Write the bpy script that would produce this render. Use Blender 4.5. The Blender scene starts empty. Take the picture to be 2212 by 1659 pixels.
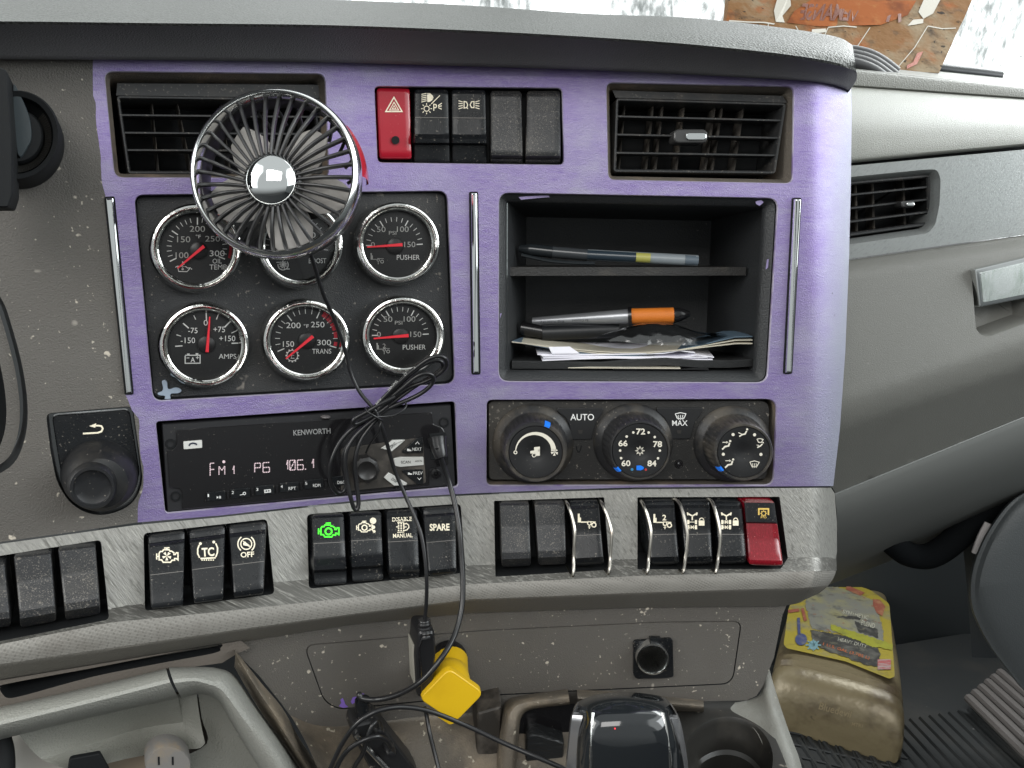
import bpy, bmesh, math, random
from mathutils import Vector, noise
from mathutils.geometry import delaunay_2d_cdt
random.seed(7)
C = bpy.context.scene.collection
sc = bpy.context.scene
# ------------------------------------------------------------------ camera
PITCH = math.radians(10.0)
DIST = 0.468
FPX = 1600.0                     # focal length in units of a 2212 x 1659 picture
CAM = Vector((0, -DIST*math.cos(PITCH), DIST*math.sin(PITCH)))
FWD = Vector((0, math.cos(PITCH), -math.sin(PITCH)))
UP = Vector((0, math.sin(PITCH), math.cos(PITCH)))
cd = bpy.data.cameras.new('camera'); cam = bpy.data.objects.new('camera', cd); C.objects.link(cam)
cam.location = CAM
cam.rotation_euler = (math.radians(90)-PITCH, 0, 0)
cd.sensor_width = 36; cd.lens = 36*FPX/2212; cd.clip_start = 0.01; cd.clip_end = 200
sc.camera = cam
# ------------------------------------------------------------------ world: daylight entering a cab through its windows
w = bpy.data.worlds.new('World'); sc.world = w; w.use_nodes = True
nt = w.node_tree; nt.nodes.clear()
def WN(t, **k):
    n = nt.nodes.new(t)
    for a, b in k.items(): setattr(n, a, b)
    return n
def wl(a, b): nt.links.new(a, b)
tc = WN('ShaderNodeTexCoord'); sx = WN('ShaderNodeSeparateXYZ'); wl(tc.outputs['Generated'], sx.inputs[0])
def wmath(op, a, b=None, c=None):
    n = WN('ShaderNodeMath', operation=op)
    for i, v in enumerate((a, b, c)):
        if v is None: continue
        if isinstance(v, (int, float)): n.inputs[i].default_value = v
        else: wl(v, n.inputs[i])
    return n.outputs[0]
def sstep(v, lo, hi):
    n = WN('ShaderNodeMapRange', interpolation_type='SMOOTHSTEP'); wl(v, n.inputs[0])
    n.inputs[1].default_value = lo; n.inputs[2].default_value = hi
    return n.outputs[0]
X, Y, Z = sx.outputs[0], sx.outputs[1], sx.outputs[2]
zband = wmath('MULTIPLY', sstep(Z, -.02, .08), sstep(Z, .88, .78))
front = wmath('MULTIPLY', sstep(Y, .10, .2), wmath('MULTIPLY', sstep(Z, .08, .14), sstep(Z, .97, .90)))
sband = wmath('MULTIPLY', sstep(Z, -.12, -.02), sstep(Z, .80, .70))
left = wmath('MULTIPLY', sstep(X, -.38, -.5), sband)
right = wmath('MULTIPLY', sstep(X, .5, .6), sband)
side_y = sstep(Y, -.75, -.68)
LV = dict(front=2.0, left=1.8, right=2.2, roof=.6, rear=.5, floor=.06)
tot = wmath('MULTIPLY', front, LV['front'])
tot = wmath('MAXIMUM', tot, wmath('MULTIPLY', wmath('MULTIPLY', left, side_y), LV['left']))
tot = wmath('MAXIMUM', tot, wmath('MULTIPLY', wmath('MULTIPLY', right, side_y), LV['right']))
roof = wmath('MULTIPLY', sstep(Z, -.3, .75), LV['roof']-LV['floor'])
base = wmath('ADD', roof, LV['floor'])
rear = wmath('MULTIPLY', wmath('MULTIPLY', sstep(Y, .1, -.4), sstep(Z, -.5, 0)), LV['rear'])
tot = wmath('MAXIMUM', tot, wmath('MAXIMUM', base, rear))
bg = WN('ShaderNodeBackground'); wo = WN('ShaderNodeOutputWorld')
bg.inputs[0].default_value = (.95, 1.0, 1.0, 1)
wl(tot, bg.inputs[1]); wl(bg.outputs[0], wo.inputs[0])
# daylight through the door windows and windshield, and a rear fill
def area(name, loc, aim, sx_, sy_, power, col):
    l = bpy.data.lights.new(name, 'AREA'); l.shape = 'RECTANGLE'; l.size = sx_; l.size_y = sy_; l.energy = power; l.color = col
    o = bpy.data.objects.new(name, l); C.objects.link(o); o.location = loc
    o.rotation_euler = (Vector(aim)-Vector(loc)).to_track_quat('-Z', 'Y').to_euler()
    return o
area('door_window_light', (-1.05, -.45, .35), (.1, 0, -.1), .8, .55, 9, (1, .97, .92))
area('passenger_window_light', (1.25, -.25, .40), (.25, .05, -.1), .8, .5, 7, (.93, .98, 1))
area('windshield_light', (.85, .47, .62), (.62, .1, .05), .9, .45, 13, (.96, 1, 1))
area('rear_fill_light', (-.1, -1.3, .75), (0, 0, -.1), .9, .6, 9, (1, .98, .95))  # added soft fill from behind the camera
vs = sc.view_settings; vs.view_transform = 'Standard'; vs.look = 'None'; vs.exposure = 0.12; vs.gamma = 1; vs.use_curve_mapping = False
sc.cycles.use_denoising = True; sc.cycles.max_bounces = 6; sc.cycles.transparent_max_bounces = 12
sc.cycles.caustics_reflective = False; sc.cycles.caustics_refractive = False; sc.cycles.sample_clamp_indirect = 4
# ------------------------------------------------------------------ the curved face of the dash, as a developable surface y = g(x)
KC, KK = .0504, .55
def g(x):
    v = .05*x
    if x < 0: v -= math.sqrt(KC*KC+(KK*x)**2)-KC
    return v
def dg(x):
    v = .05
    if x < 0: v -= KK*KK*x/math.sqrt(KC*KC+(KK*x)**2)
    return v
def ray(px, py): return FWD + Vector((1, 0, 0))*((px-1106)/FPX) - UP*((py-829.5)/FPX)
def S(px, py, h=0.0):
    """the point of the dash face (or h metres in front of it) seen at that place of the photograph"""
    d = ray(px, py); t = .45
    for _ in range(12):
        x = CAM.x+d.x*t; y = CAM.y+d.y*t
        s = dg(x); q = math.sqrt(1+s*s)
        f = y-(g(x)-h*q); df = d.y-s*d.x
        t -= f/df
        if abs(f) < 1e-7: break
    return CAM+d*t
def N(p):
    s = dg(p.x); return Vector((s, -1, 0)).normalized()
def RZ(px, py, z):
    d = ray(px, py); return CAM+d*((z-CAM.z)/d.z)
def RY(px, py, y):
    d = ray(px, py); return CAM+d*((y-CAM.y)/d.y)
def M(h=0.0):
    hf = h if callable(h) else (lambda a, b: h)
    def m(x, y, z=0.0):
        p = S(x, y, hf(x, y))
        return p+N(p)*z if z else p
    return m
def zone(x0, y0, k): return lambda x, y: (x0+k*x, y0+k*y)
z1 = zone(0, 0, .3472); z2 = zone(713.2, 109.7, .2976); z3 = zone(1261.8, 0, .2976); z4 = zone(1773.1, 0, .4299)
z5 = zone(274.3, 384, .3224); z6 = zone(274.3, 822.9, .3472); z7 = zone(987.5, 384, .3472); z8 = zone(1014.9, 822.9, .3472)
z9 = zone(0, 1083, .3472); z10 = zone(603.5, 1206.9, .2728); z11 = zone(1042.4, 1206.9, .2728); z12 = zone(1591, 1097.2, .3386)
z13 = zone(685.8, 757.1, .23805); z14 = zone(0, 548.6, .3636); z15 = zone(1316.6, 0, .4047); z16 = zone(1755.5, 493.7, .4298)
def zz(z, pts): return [z(*p) for p in pts]
# ------------------------------------------------------------------ mesh builder
ROOT = {}
class MB:
    def __init__(s): s.v = []; s.f = []; s.mi = []
    def add(s, vs, fs, mi=0):
        o = len(s.v); s.v += [Vector(a) for a in vs]
        s.f += [tuple(i+o for i in f) for f in fs]; s.mi += [mi]*len(fs)
    def grid(s, rows, closed=False, mi=0, cap=False):
        nr, nc = len(rows), len(rows[0]); vs = [p for r in rows for p in r]; fs = []
        for i in range(nr-1):
            for j in range(nc if closed else nc-1):
                k = (j+1) % nc
                fs.append((i*nc+j, i*nc+k, (i+1)*nc+k, (i+1)*nc+j))
        if cap:
            fs.append(tuple(range(nc))); fs.append(tuple(range((nr-1)*nc, nr*nc)))
        s.add(vs, fs, mi)
    def build(s, name, mats, parent=None, smooth=True, angle=38, recalc=True):
        me = bpy.data.meshes.new(name)
        if parent is None:
            lo = [min(v[i] for v in s.v) for i in range(3)]; hi = [max(v[i] for v in s.v) for i in range(3)]
            L = Vector(((lo[0]+hi[0])/2, (lo[1]+hi[1])/2, lo[2]))
        else: L = ROOT[parent.name]
        me.from_pydata([v-L for v in s.v], [], s.f)
        if not isinstance(mats, (list, tuple)): mats = [mats]
        for m in mats: me.materials.append(m)
        me.polygons.foreach_set('material_index', s.mi)
        if recalc:
            bm = bmesh.new(); bm.from_mesh(me); bmesh.ops.recalc_face_normals(bm, faces=bm.faces); bm.to_mesh(me); bm.free()
        if smooth:
            me.polygons.foreach_set('use_smooth', [True]*len(me.polygons)); me.set_sharp_from_angle(angle=math.radians(angle))
        me.update()
        o = bpy.data.objects.new(name, me); C.objects.link(o)
        if parent is None: o.location = L
        else: o.parent = parent
        ROOT[o.name] = L
        return o
def thing(name, label, cat, loc, group=None):
    o = bpy.data.objects.new(name, None); C.objects.link(o); o.empty_display_size = .01
    o.location = loc; o['label'] = label; o['category'] = cat
    if group: o['group'] = group
    ROOT[o.name] = Vector(loc); return o
def tag(o, label, cat, group=None):
    o['label'] = label; o['category'] = cat
    if group: o['group'] = group
    return o
def struct(o): o['kind'] = 'structure'; return o
# ------------------------------------------------------------------ 2-D outlines
def rquad(q, r, n=5):
    """a quadrilateral with rounded corners (r: one radius or one per corner)"""
    out = []; m = len(q); rr = r if isinstance(r, (list, tuple)) else [r]*m
    for i in range(m):
        a = Vector(q[i-1][:2]); b = Vector(q[i][:2]); c = Vector(q[(i+1) % m][:2]); R = rr[i]
        if R <= 0: out.append(tuple(b)); continue
        u = (a-b).normalized(); v = (c-b).normalized()
        for k in range(n+1):
            t = k/n; p = b+u*R*(1-t)**2+v*R*t*t
            out.append((p.x, p.y))
    return out
def rrect(x0, y0, x1, y1, r, n=5): return rquad([(x0, y0), (x1, y0), (x1, y1), (x0, y1)], r, n)
def circle(cx, cy, r, n=32, ry=None):
    ry = r if ry is None else ry
    return [(cx+r*math.cos(2*math.pi*i/n), cy+ry*math.sin(2*math.pi*i/n)) for i in range(n)]
def dense(loop, step, closed=True):
    out = []
    n = len(loop)
    for i in range(n if closed else n-1):
        a = loop[i]; b = loop[(i+1) % n]; L = math.hypot(b[0]-a[0], b[1]-a[1]); k = max(1, int(L/step))
        for j in range(k): out.append((a[0]+(b[0]-a[0])*j/k, a[1]+(b[1]-a[1])*j/k))
    if not closed: out.append(tuple(loop[-1]))
    return out
def area2(l): return sum(l[i-1][0]*l[i][1]-l[i][0]*l[i-1][1] for i in range(len(l)))/2
def inset(loop, d):
    n = len(loop); s = 1 if area2(loop) > 0 else -1; out = []
    for i in range(n):
        a = Vector(loop[i-1]); b = Vector(loop[i]); c = Vector(loop[(i+1) % n])
        e1 = (b-a); e2 = (c-b)
        if e1.length < 1e-9: e1 = e2
        if e2.length < 1e-9: e2 = e1
        e1 = e1.normalized(); e2 = e2.normalized()
        n1 = Vector((-e1.y, e1.x))*s; n2 = Vector((-e2.y, e2.x))*s
        m = n1+n2
        m = m.normalized() if m.length > 1e-6 else n1
        k = d/max(.4, m.dot(n1)); out.append((b.x+m.x*k, b.y+m.y*k))
    return out
def inside(p, loop):
    x, y = p; c = False; n = len(loop); j = n-1
    for i in range(n):
        xi, yi = loop[i]; xj, yj = loop[j]
        if (yi > y) != (yj > y) and x < (xj-xi)*(y-yi)/(yj-yi)+xi: c = not c
        j = i
    return c
def poly_y(pts):
    """y of a polyline (smooth) at x"""
    def f(x):
        if x <= pts[0][0]: a, b = pts[0], pts[1]
        elif x >= pts[-1][0]: a, b = pts[-2], pts[-1]
        else:
            for i in range(len(pts)-1):
                if pts[i][0] <= x <= pts[i+1][0]: a, b = pts[i], pts[i+1]; break
        return a[1]+(b[1]-a[1])*(x-a[0])/(b[0]-a[0])
    return f
def catmull(P, n=8, closed=False):
    P = [Vector(p) for p in P]; out = []; m = len(P)
    for i in range(m if closed else m-1):
        if closed: a, b, c, d = P[i-1], P[i], P[(i+1) % m], P[(i+2) % m]
        else: a, b, c, d = P[max(i-1, 0)], P[i], P[i+1], P[min(i+2, m-1)]
        for k in range(n):
            t = k/n
            out.append(.5*((2*b)+(c-a)*t+(2*a-5*b+4*c-d)*t*t+(3*b-a-3*c+d)*t**3))
    if not closed: out.append(P[-1])
    return out
# ------------------------------------------------------------------ builders on a mesh
def sheet(mb, m, outline, holes=(), step=12, ridge=(), mi=0, mfun=None):
    o = dense(outline, step); pts = []; edges = []
    def addloop(l, closed=True):
        k = len(pts); pts.extend(l)
        n = len(l)
        for i in range(n if closed else n-1): edges.append((k+i, k+(i+1) % n))
    addloop(o); hs = [dense(h, step) for h in holes]
    for h in hs: addloop(h)
    for r in ridge: addloop(dense(r, step, False), False)
    x0 = min(p[0] for p in o); x1 = max(p[0] for p in o); y0 = min(p[1] for p in o); y1 = max(p[1] for p in o)
    y = y0+step*.5; r = 0
    while y < y1:
        x = x0+step*(.5 if r % 2 else .25)
        while x < x1:
            if inside((x, y), o) and not any(inside((x, y), h) for h in hs): pts.append((x, y))
            x += step
        y += step*.9; r += 1
    V, E, Fc, *_ = delaunay_2d_cdt([Vector(p) for p in pts], edges, [], 0, 1e-4)
    fs = []
    for f in Fc:
        c = (sum(V[i].x for i in f)/len(f), sum(V[i].y for i in f)/len(f))
        if inside(c, o) and not any(inside(c, h) for h in hs): fs.append(tuple(f))
    used = sorted({i for f in fs for i in f}); ix = {a: i for i, a in enumerate(used)}
    mb.add([m(V[i].x, V[i].y) for i in used], [tuple(ix[i] for i in f) for f in fs], mi)
    if mfun:
        n0 = len(mb.mi)-len(fs)
        for k_, f in enumerate(fs): mb.mi[n0+k_] = mfun(sum(V[i].x for i in f)/len(f), sum(V[i].y for i in f)/len(f))
def wall(mb, m, loop, prof, mi=0, floor=None, step=12):
    """rings along a loop: prof = [(inset px, z m)]; floor: material index of a closing face"""
    l = dense(loop, step); rows = []
    for ins, z in prof:
        q = inset(l, ins) if ins else l
        rows.append([m(x, y, z) for x, y in q])
    mb.grid(rows, True, mi)
    if floor is not None: mb.add(rows[-1], [tuple(range(len(rows[-1])))], floor)
def prism(mb, m, loop, z0, z1, bev=0.0, bpx=0.0, mi=0, back=False):
    """a raised plate with a rounded edge"""
    prof = [(0, z0), (0, z1-bev), (bpx*.3, z1-bev*.3), (bpx, z1)] if bev else [(0, z0), (0, z1)]
    rows = [[m(x, y, z) for x, y in (inset(loop, i) if i else loop)] for i, z in prof]
    mb.grid(rows, True, mi); n = len(loop)
    mb.add(rows[-1], [tuple(range(n))], mi)
    if back: mb.add(rows[0], [tuple(range(n))], mi)
def ringplate(mb, m, outer, inner, z0, z1, mi=0):
    """frame between two loops of the same count"""
    rows = [[m(x, y, z) for x, y in l] for l, z in ((outer, z0), (outer, z1), (inner, z1), (inner, z0))]
    mb.grid(rows, True, mi)
def tube(mb, pts, r, seg=10, mi=0, closed=False, smooth=6, rf=None):
    P = catmull(pts, smooth, closed) if smooth else [Vector(p) for p in pts]
    Q = [P[0]]
    for p in P[1:]:
        if (p-Q[-1]).length > 1e-6: Q.append(p)
    P = Q; n = len(P); rows = []
    t0 = (P[1]-P[0]).normalized(); a = t0.cross(Vector((.1, .3, 1))).normalized()
    for i in range(n):
        if closed: t = (P[(i+1) % n]-P[i-1]).normalized()
        else: t = (P[min(i+1, n-1)]-P[max(i-1, 0)]).normalized()
        a = (a-t*a.dot(t)).normalized(); b = t.cross(a)
        rr = rf(i/(n-1)) if rf else r
        rows.append([P[i]+(a*math.cos(2*math.pi*k/seg)+b*math.sin(2*math.pi*k/seg))*rr for k in range(seg)])
    if closed: rows.append(rows[0])
    mb.grid(rows, True, mi, cap=not closed)
class Disk:
    """a flat disc frame: unit radius spans rx, ry photo pixels at height h"""
    def __init__(s, cx, cy, rx, ry=None, h=0, rot=0):
        ry = rx if ry is None else ry
        s.P = S(cx, cy, h); s.U = (S(cx+rx, cy, h)-S(cx-rx, cy, h))/2; s.V = (S(cx, cy+ry, h)-S(cx, cy-ry, h))/2; s.N = N(s.P)
        s.c = (cx, cy, rx, ry)
    def __call__(s, u, v, z=0): return s.P+s.U*u+s.V*v+s.N*z
    def pol(s, r, a, z=0): return s(r*math.cos(a), r*math.sin(a), z)
def lathe(mb, D, prof, seg=48, mi=0, a0=0, a1=2*math.pi, cap=False, c=(0, 0)):
    full = abs(a1-a0-2*math.pi) < 1e-6; n = seg if full else seg+1
    rows = [[D(c[0]+r*math.cos(a0+(a1-a0)*k/seg), c[1]+r*math.sin(a0+(a1-a0)*k/seg), z) for k in range(n)] for r, z in prof]
    mb.grid(rows, full, mi)
    if cap: mb.add(rows[-1], [tuple(range(n))], mi)
def box(mb, m, x0, y0, x1, y1, z0, z1, mi=0):
    vs = [m(x, y, z) for z in (z0, z1) for x, y in ((x0, y0), (x1, y0), (x1, y1), (x0, y1))]
    mb.add(vs, [(0, 1, 2, 3), (4, 5, 6, 7), (0, 1, 5, 4), (1, 2, 6, 5), (2, 3, 7, 6), (3, 0, 4, 7)], mi)
def hexa(mb, vs, mi=0): mb.add(vs, [(0, 1, 2, 3), (4, 5, 6, 7), (0, 1, 5, 4), (1, 2, 6, 5), (2, 3, 7, 6), (3, 0, 4, 7)], mi)
# ------------------------------------------------------------------ writing and symbols, inked on a face
TX = {}
def textmesh(s, off):
    k = (s, off)
    if k in TX: return TX[k]
    cu = bpy.data.curves.new('t', 'FONT'); cu.body = s; cu.resolution_u = 3; cu.offset = off
    o = bpy.data.objects.new('t', cu); me = bpy.data.meshes.new_from_object(o)
    vs = [(v.co.x, v.co.y) for v in me.vertices]; fs = [tuple(p.vertices) for p in me.polygons]
    bpy.data.objects.remove(o); bpy.data.curves.remove(cu); bpy.data.meshes.remove(me)
    xs = [v[0] for v in vs]; ys = [v[1] for v in vs]
    TX[k] = (vs, fs, min(xs), max(xs), min(ys), max(ys)); return TX[k]
class Ink:
    def __init__(s, m, z=None, lift=.00025): s.m = m; s.z = z; s.lift = lift; s.mb = MB(); s.mi = 0
    def P(s, x, y):
        if s.z: x, y = s.z(x, y)
        return s.m(x, y, s.lift)
    def poly(s, pts): s.mb.add([s.P(*p) for p in pts], [tuple(range(len(pts)))], s.mi)
    def text(s, t, cx, cy, w, h, ang=0, off=0.0, flipx=False):
        vs, fs, x0, x1, y0, y1 = textmesh(t, off); a = math.radians(ang); ca, sa = math.cos(a), math.sin(a); out = []
        for x, y in vs:
            u = ((x-x0)/(x1-x0)-.5)*w*(-1 if flipx else 1); v = -((y-y0)/(y1-y0)-.5)*h
            out.append(s.P(cx+u*ca-v*sa, cy+u*sa+v*ca))
        s.mb.add(out, fs, s.mi)
    def line(s, pts, wd, closed=False):
        n = len(pts); P = [Vector(p) for p in pts]
        L, R = [], []
        for i in range(n):
            if closed: a, b = P[i-1], P[(i+1) % n]
            else: a, b = P[max(i-1, 0)], P[min(i+1, n-1)]
            d1 = (P[i]-a); d2 = (b-P[i])
            if d1.length < 1e-9: d1 = d2
            if d2.length < 1e-9: d2 = d1
            d1 = d1.normalized(); d2 = d2.normalized(); t = (d1+d2)
            t = t.normalized() if t.length > 1e-6 else d1
            nn = Vector((-t.y, t.x)); k = wd/2/max(.45, abs(nn.dot(Vector((-d1.y, d1.x)))))
            L.append(P[i]+nn*k); R.append(P[i]-nn*k)
        if closed: L.append(L[0]); R.append(R[0])
        s.mb.grid([[s.P(*p) for p in L], [s.P(*p) for p in R]], False, s.mi)
    def arc(s, cx, cy, r, wd, a0=0, a1=360, n=28, ry=None):
        ry = ry or r
        s.line([(cx+r*math.cos(math.radians(a0+(a1-a0)*k/n)), cy+ry*math.sin(math.radians(a0+(a1-a0)*k/n))) for k in range(n+1)], wd)
    def disc(s, cx, cy, r, n=20): s.poly(circle(cx, cy, r, n))
    def rect(s, x0, y0, x1, y1): s.poly([(x0, y0), (x1, y0), (x1, y1), (x0, y1)])
    def build(s, name, mats, parent): return s.mb.build(name, mats, parent, smooth=False, recalc=False)
# ------------------------------------------------------------------ materials (all procedural)
MATS = {}
def mat(name, col, rough=.5, metal=0.0, bump=None, specks=(), streak=None, blotch=None, coat=0, spec=.5, emit=None, rvar=0, reg=None, sheen_wear=None):
    """bump=[(scale, height m, stretch)], specks=[(scale, threshold, colour, amount)], blotch=(scale, colour, amount, threshold, stretch)"""
    if name in MATS: return MATS[name]
    m = bpy.data.materials.new(name); m.use_nodes = True; T = m.node_tree; T.nodes.clear()
    out = T.nodes.new('ShaderNodeOutputMaterial'); b = T.nodes.new('ShaderNodeBsdfPrincipled'); T.links.new(b.outputs[0], out.inputs[0])
    b.inputs['Roughness'].default_value = rough; b.inputs['Metallic'].default_value = metal
    b.inputs['Specular IOR Level'].default_value = spec
    if coat: b.inputs['Coat Weight'].default_value = coat; b.inputs['Coat Roughness'].default_value = .08
    geo = T.nodes.new('ShaderNodeNewGeometry')
    def vec(stretch, rot=None):
        mp = T.nodes.new('ShaderNodeMapping'); T.links.new(geo.outputs['Position'], mp.inputs[0]); mp.inputs['Scale'].default_value = stretch
        if rot: mp.vector_type = 'TEXTURE'; mp.inputs['Scale'].default_value = tuple(1/q for q in stretch); mp.inputs['Rotation'].default_value = rot
        return mp.outputs[0]
    def nz(scale, stretch=(1, 1, 1), detail=3, rot=None, r=.6):
        n = T.nodes.new('ShaderNodeTexNoise'); n.inputs['Scale'].default_value = scale; n.inputs['Detail'].default_value = detail; n.inputs['Roughness'].default_value = r
        T.links.new(vec(stretch, rot), n.inputs['Vector']); return n.outputs[0]
    def mr(v, a, b_, c=0, d=1):
        n = T.nodes.new('ShaderNodeMapRange'); T.links.new(v, n.inputs[0])
        for i, q in enumerate((a, b_, c, d)): n.inputs[i+1].default_value = q
        return n.outputs[0]
    def mix(f, a, b_):
        n = T.nodes.new('ShaderNodeMix'); n.data_type = 'RGBA'
        if isinstance(f, float): n.inputs[0].default_value = f
        else: T.links.new(f, n.inputs[0])
        for sck, q in ((n.inputs[6], a), (n.inputs[7], b_)):
            if isinstance(q, tuple): sck.default_value = (*q, 1)
            else: T.links.new(q, sck)
        return n.outputs[2]
    c = tuple(col)
    def as_sock(c): return c
    if streak:                      # (scale, stretch, colour, lo, hi, amount, rot)
        for st in (streak if isinstance(streak, list) else [streak]):
            v = nz(st[0], st[1], 4, st[6] if len(st) > 6 else None, .7)
            c = mix(mr(v, st[3], st[4], 0, st[5]), c, st[2])
    if blotch:
        for bl in (blotch if isinstance(blotch, list) else [blotch]):
            v = nz(bl[0], bl[4] if len(bl) > 4 else (1, 1, 1), 5)
            c = mix(mr(v, bl[3], bl[3]+.18, 0, bl[2]), c, bl[1])
    if sheen_wear:                        # paint wear plus window sheen put into the colour at the panel's rounded end: (x0, x1, colour, amount)
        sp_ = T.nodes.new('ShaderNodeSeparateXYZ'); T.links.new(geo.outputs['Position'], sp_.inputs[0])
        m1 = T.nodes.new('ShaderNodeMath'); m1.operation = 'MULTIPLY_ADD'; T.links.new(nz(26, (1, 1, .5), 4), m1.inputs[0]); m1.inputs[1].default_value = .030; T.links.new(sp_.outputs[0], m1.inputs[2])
        c = mix(mr(m1.outputs[0], sheen_wear[0]+.015, sheen_wear[1]+.015, 0, sheen_wear[3]), c, sheen_wear[2])
    if reg:
        n = T.nodes.new('ShaderNodeTexVoronoi'); n.inputs['Scale'].default_value = reg[0]; n.inputs['Randomness'].default_value = .12; T.links.new(vec((1, 1, 1), (0, .5, 0)), n.inputs['Vector'])
        c = mix(mr(n.outputs[0], .18, .42, reg[2], 0), c, reg[1])
    for sp in specks:
        v = nz(sp[0], (1, 1, 1), 2, None, .5); lo = nz(17+sp[0]*.03, (1, 1, 1), 3)
        ad = T.nodes.new('ShaderNodeMath'); ad.operation = 'MULTIPLY_ADD'; T.links.new(lo, ad.inputs[0]); ad.inputs[1].default_value = .22; T.links.new(v, ad.inputs[2])
        c = mix(mr(ad.outputs[0], sp[1]+.125, sp[1]+.175, 0, sp[3]), c, sp[2])
    if isinstance(c, tuple): b.inputs['Base Color'].default_value = (*c, 1)
    else: T.links.new(c, b.inputs['Base Color'])
    if rvar:
        T.links.new(mr(nz(70, (1, 1, 1), 4), .3, .7, max(.02, rough-rvar), min(1, rough+rvar)), b.inputs['Roughness'])
    if bump:
        prev = None
        for bb in bump:
            st = bb[2] if len(bb) > 2 else (1, 1, 1); rot = bb[3] if len(bb) > 3 else None
            if len(bb) > 4 and bb[4] in ('vor', 'reg'):
                n = T.nodes.new('ShaderNodeTexVoronoi'); n.inputs['Randomness'].default_value = 1.0 if bb[4] == 'vor' else .12; n.inputs['Scale'].default_value = bb[0]; T.links.new(vec(st, rot), n.inputs['Vector']); v = n.outputs[0]
            else: v = nz(bb[0], st, 2, rot)
            bn = T.nodes.new('ShaderNodeBump'); bn.inputs['Distance'].default_value = bb[1]; bn.inputs['Strength'].default_value = 1
            T.links.new(v, bn.inputs['Height'])
            if prev: T.links.new(prev, bn.inputs['Normal'])
            prev = bn.outputs[0]
        T.links.new(prev, b.inputs['Normal'])
    if emit: b.inputs['Emission Color'].default_value = (*emit[0], 1); b.inputs['Emission Strength'].default_value = emit[1]
    MATS[name] = m; return m
DUST = (.30, .27, .23)
DUSTY = (.16, .14, .12)
plast = mat('black_plastic', (.008, .009, .0105), .30, spec=.38, bump=[(1500, .00012)], specks=[(900, .66, DUST, .5), (330, .72, DUST, .4)], rvar=.1)
blank = mat('dusty_black_plastic', (.016, .017, .019), .42, bump=[(1300, .00015)], specks=[(1500, .58, DUST, .35), (420, .66, DUST, .35)], blotch=(60, (.045, .043, .04), .7, .5))
matte = mat('matte_black', (.008, .009, .010), .7, spec=.25)
brownblk = mat('dusty_dark_plastic', (.030, .026, .022), .6, blotch=(60, DUSTY, .5, .45))
gplate = mat('gauge_plate_plastic', (.017, .018, .020), .55, bump=[(1400, .0004)], specks=[(500, .66, DUST, .5), (110, .70, DUST, .55)], blotch=(14, (.05, .048, .045), .6, .5))
taupe = mat('taupe_plastic', (.105, .097, .087), .55, bump=[(1300, .0005)], specks=[(420, .685, (.50, .46, .38), .8), (180, .70, (.60, .54, .45), .9), (75, .74, (.5, .46, .4), .85)], blotch=[(9, (.125, .118, .108), .6, .5), (30, (.13, .118, .10), .5, .55)])
dirty = mat('dirty_taupe_plastic', (.12, .102, .080), .6, bump=[(900, .0005)], specks=[(220, .67, (.55, .5, .4), .8)], blotch=[(28, (.27, .22, .16), .8, .48), (11, (.13, .12, .1), .6, .5)])
dusttaupe = mat('dusty_lip_plastic', (.11, .095, .078), .7, bump=[(900, .0004)], blotch=(50, (.24, .18, .13), .8, .48))
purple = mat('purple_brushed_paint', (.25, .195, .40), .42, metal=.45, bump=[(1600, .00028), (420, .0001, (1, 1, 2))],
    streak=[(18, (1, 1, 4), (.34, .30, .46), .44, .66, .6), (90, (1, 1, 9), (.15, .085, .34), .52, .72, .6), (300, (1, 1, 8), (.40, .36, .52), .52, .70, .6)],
    blotch=[(7, (.34, .33, .42), .7, .49), (36, (.36, .35, .43), .45, .54, (1, 1, 3)), (12, (.19, .11, .36), .5, .55)], specks=[(260, .76, (.05, .035, .05), .9)], sheen_wear=(.190, .220, (.30, .315, .38), .85))
RD = (0, math.radians(-32), 0)
scored = mat('scored_silver_trim', (.115, .112, .102), .38, metal=.35, bump=[(700, .0004, (1, 1, .08), (0, math.radians(-62), 0))], streak=[(800, (1, 1, .07), (.30, .295, .27), .50, .66, .85, (0, math.radians(-62), 0))])
band = mat('brushed_silver_trim', (.27, .266, .248), .40, metal=.35, bump=[(1100, .0003, (1, 1, .16), RD)],
    streak=[(800, (1, 1, .16), (.35, .345, .315), .50, .64, .9, RD), (700, (1, 1, .14), (.125, .122, .11), .53, .67, .8, RD)], blotch=(12, (.16, .15, .13), .5, .56))
perf = mat('perforated_grey_trim', (.235, .225, .205), .5, metal=.15, bump=[(620, .00025, (1, 1, 1), (0, .5, 0), 'reg')], reg=(620, (.13, .123, .11), .6), blotch=(20, (.13, .115, .1), .6, .52))
padtop = mat('grained_grey_vinyl', (.068, .071, .065), .5, bump=[(650, .0006, (1, 1, 1), None, 'vor')])
padface = mat('smooth_dark_vinyl', (.19, .188, .195), .7, bump=[(1200, .0004)])
passgrey = mat('passenger_grey_vinyl', (.26, .265, .24), .42, bump=[(1500, .0006)], blotch=(8, (.17, .172, .158), .5, .5), specks=[(60, .78, (.4, .4, .38), .6)])
passsilver = mat('passenger_silver_trim', (.33, .345, .34), .30, metal=.5, bump=[(1400, .00012, (1, 1, .4), (0, .8, 0))], streak=(900, (1, 1, .25), (.24, .25, .245), .5, .65, .6, (0, .8, 0)))
lightgrey = mat('light_grey_plastic', (.27, .27, .24), .5, bump=[(900, .0007)], blotch=[(14, (.24, .23, .20), .6, .55)], specks=[(70, .75, (.16, .12, .06), .8)])
padgrey = mat('leather_grain_grey', (.27, .27, .245), .5, bump=[(1000, .0003, (1, 1, 1), None, 'vor')])
chrome = mat('chrome', (.80, .82, .82), .06, metal=1, rvar=.0)
satin = mat('satin_chrome', (.88, .89, .88), .17, metal=1)
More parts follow.
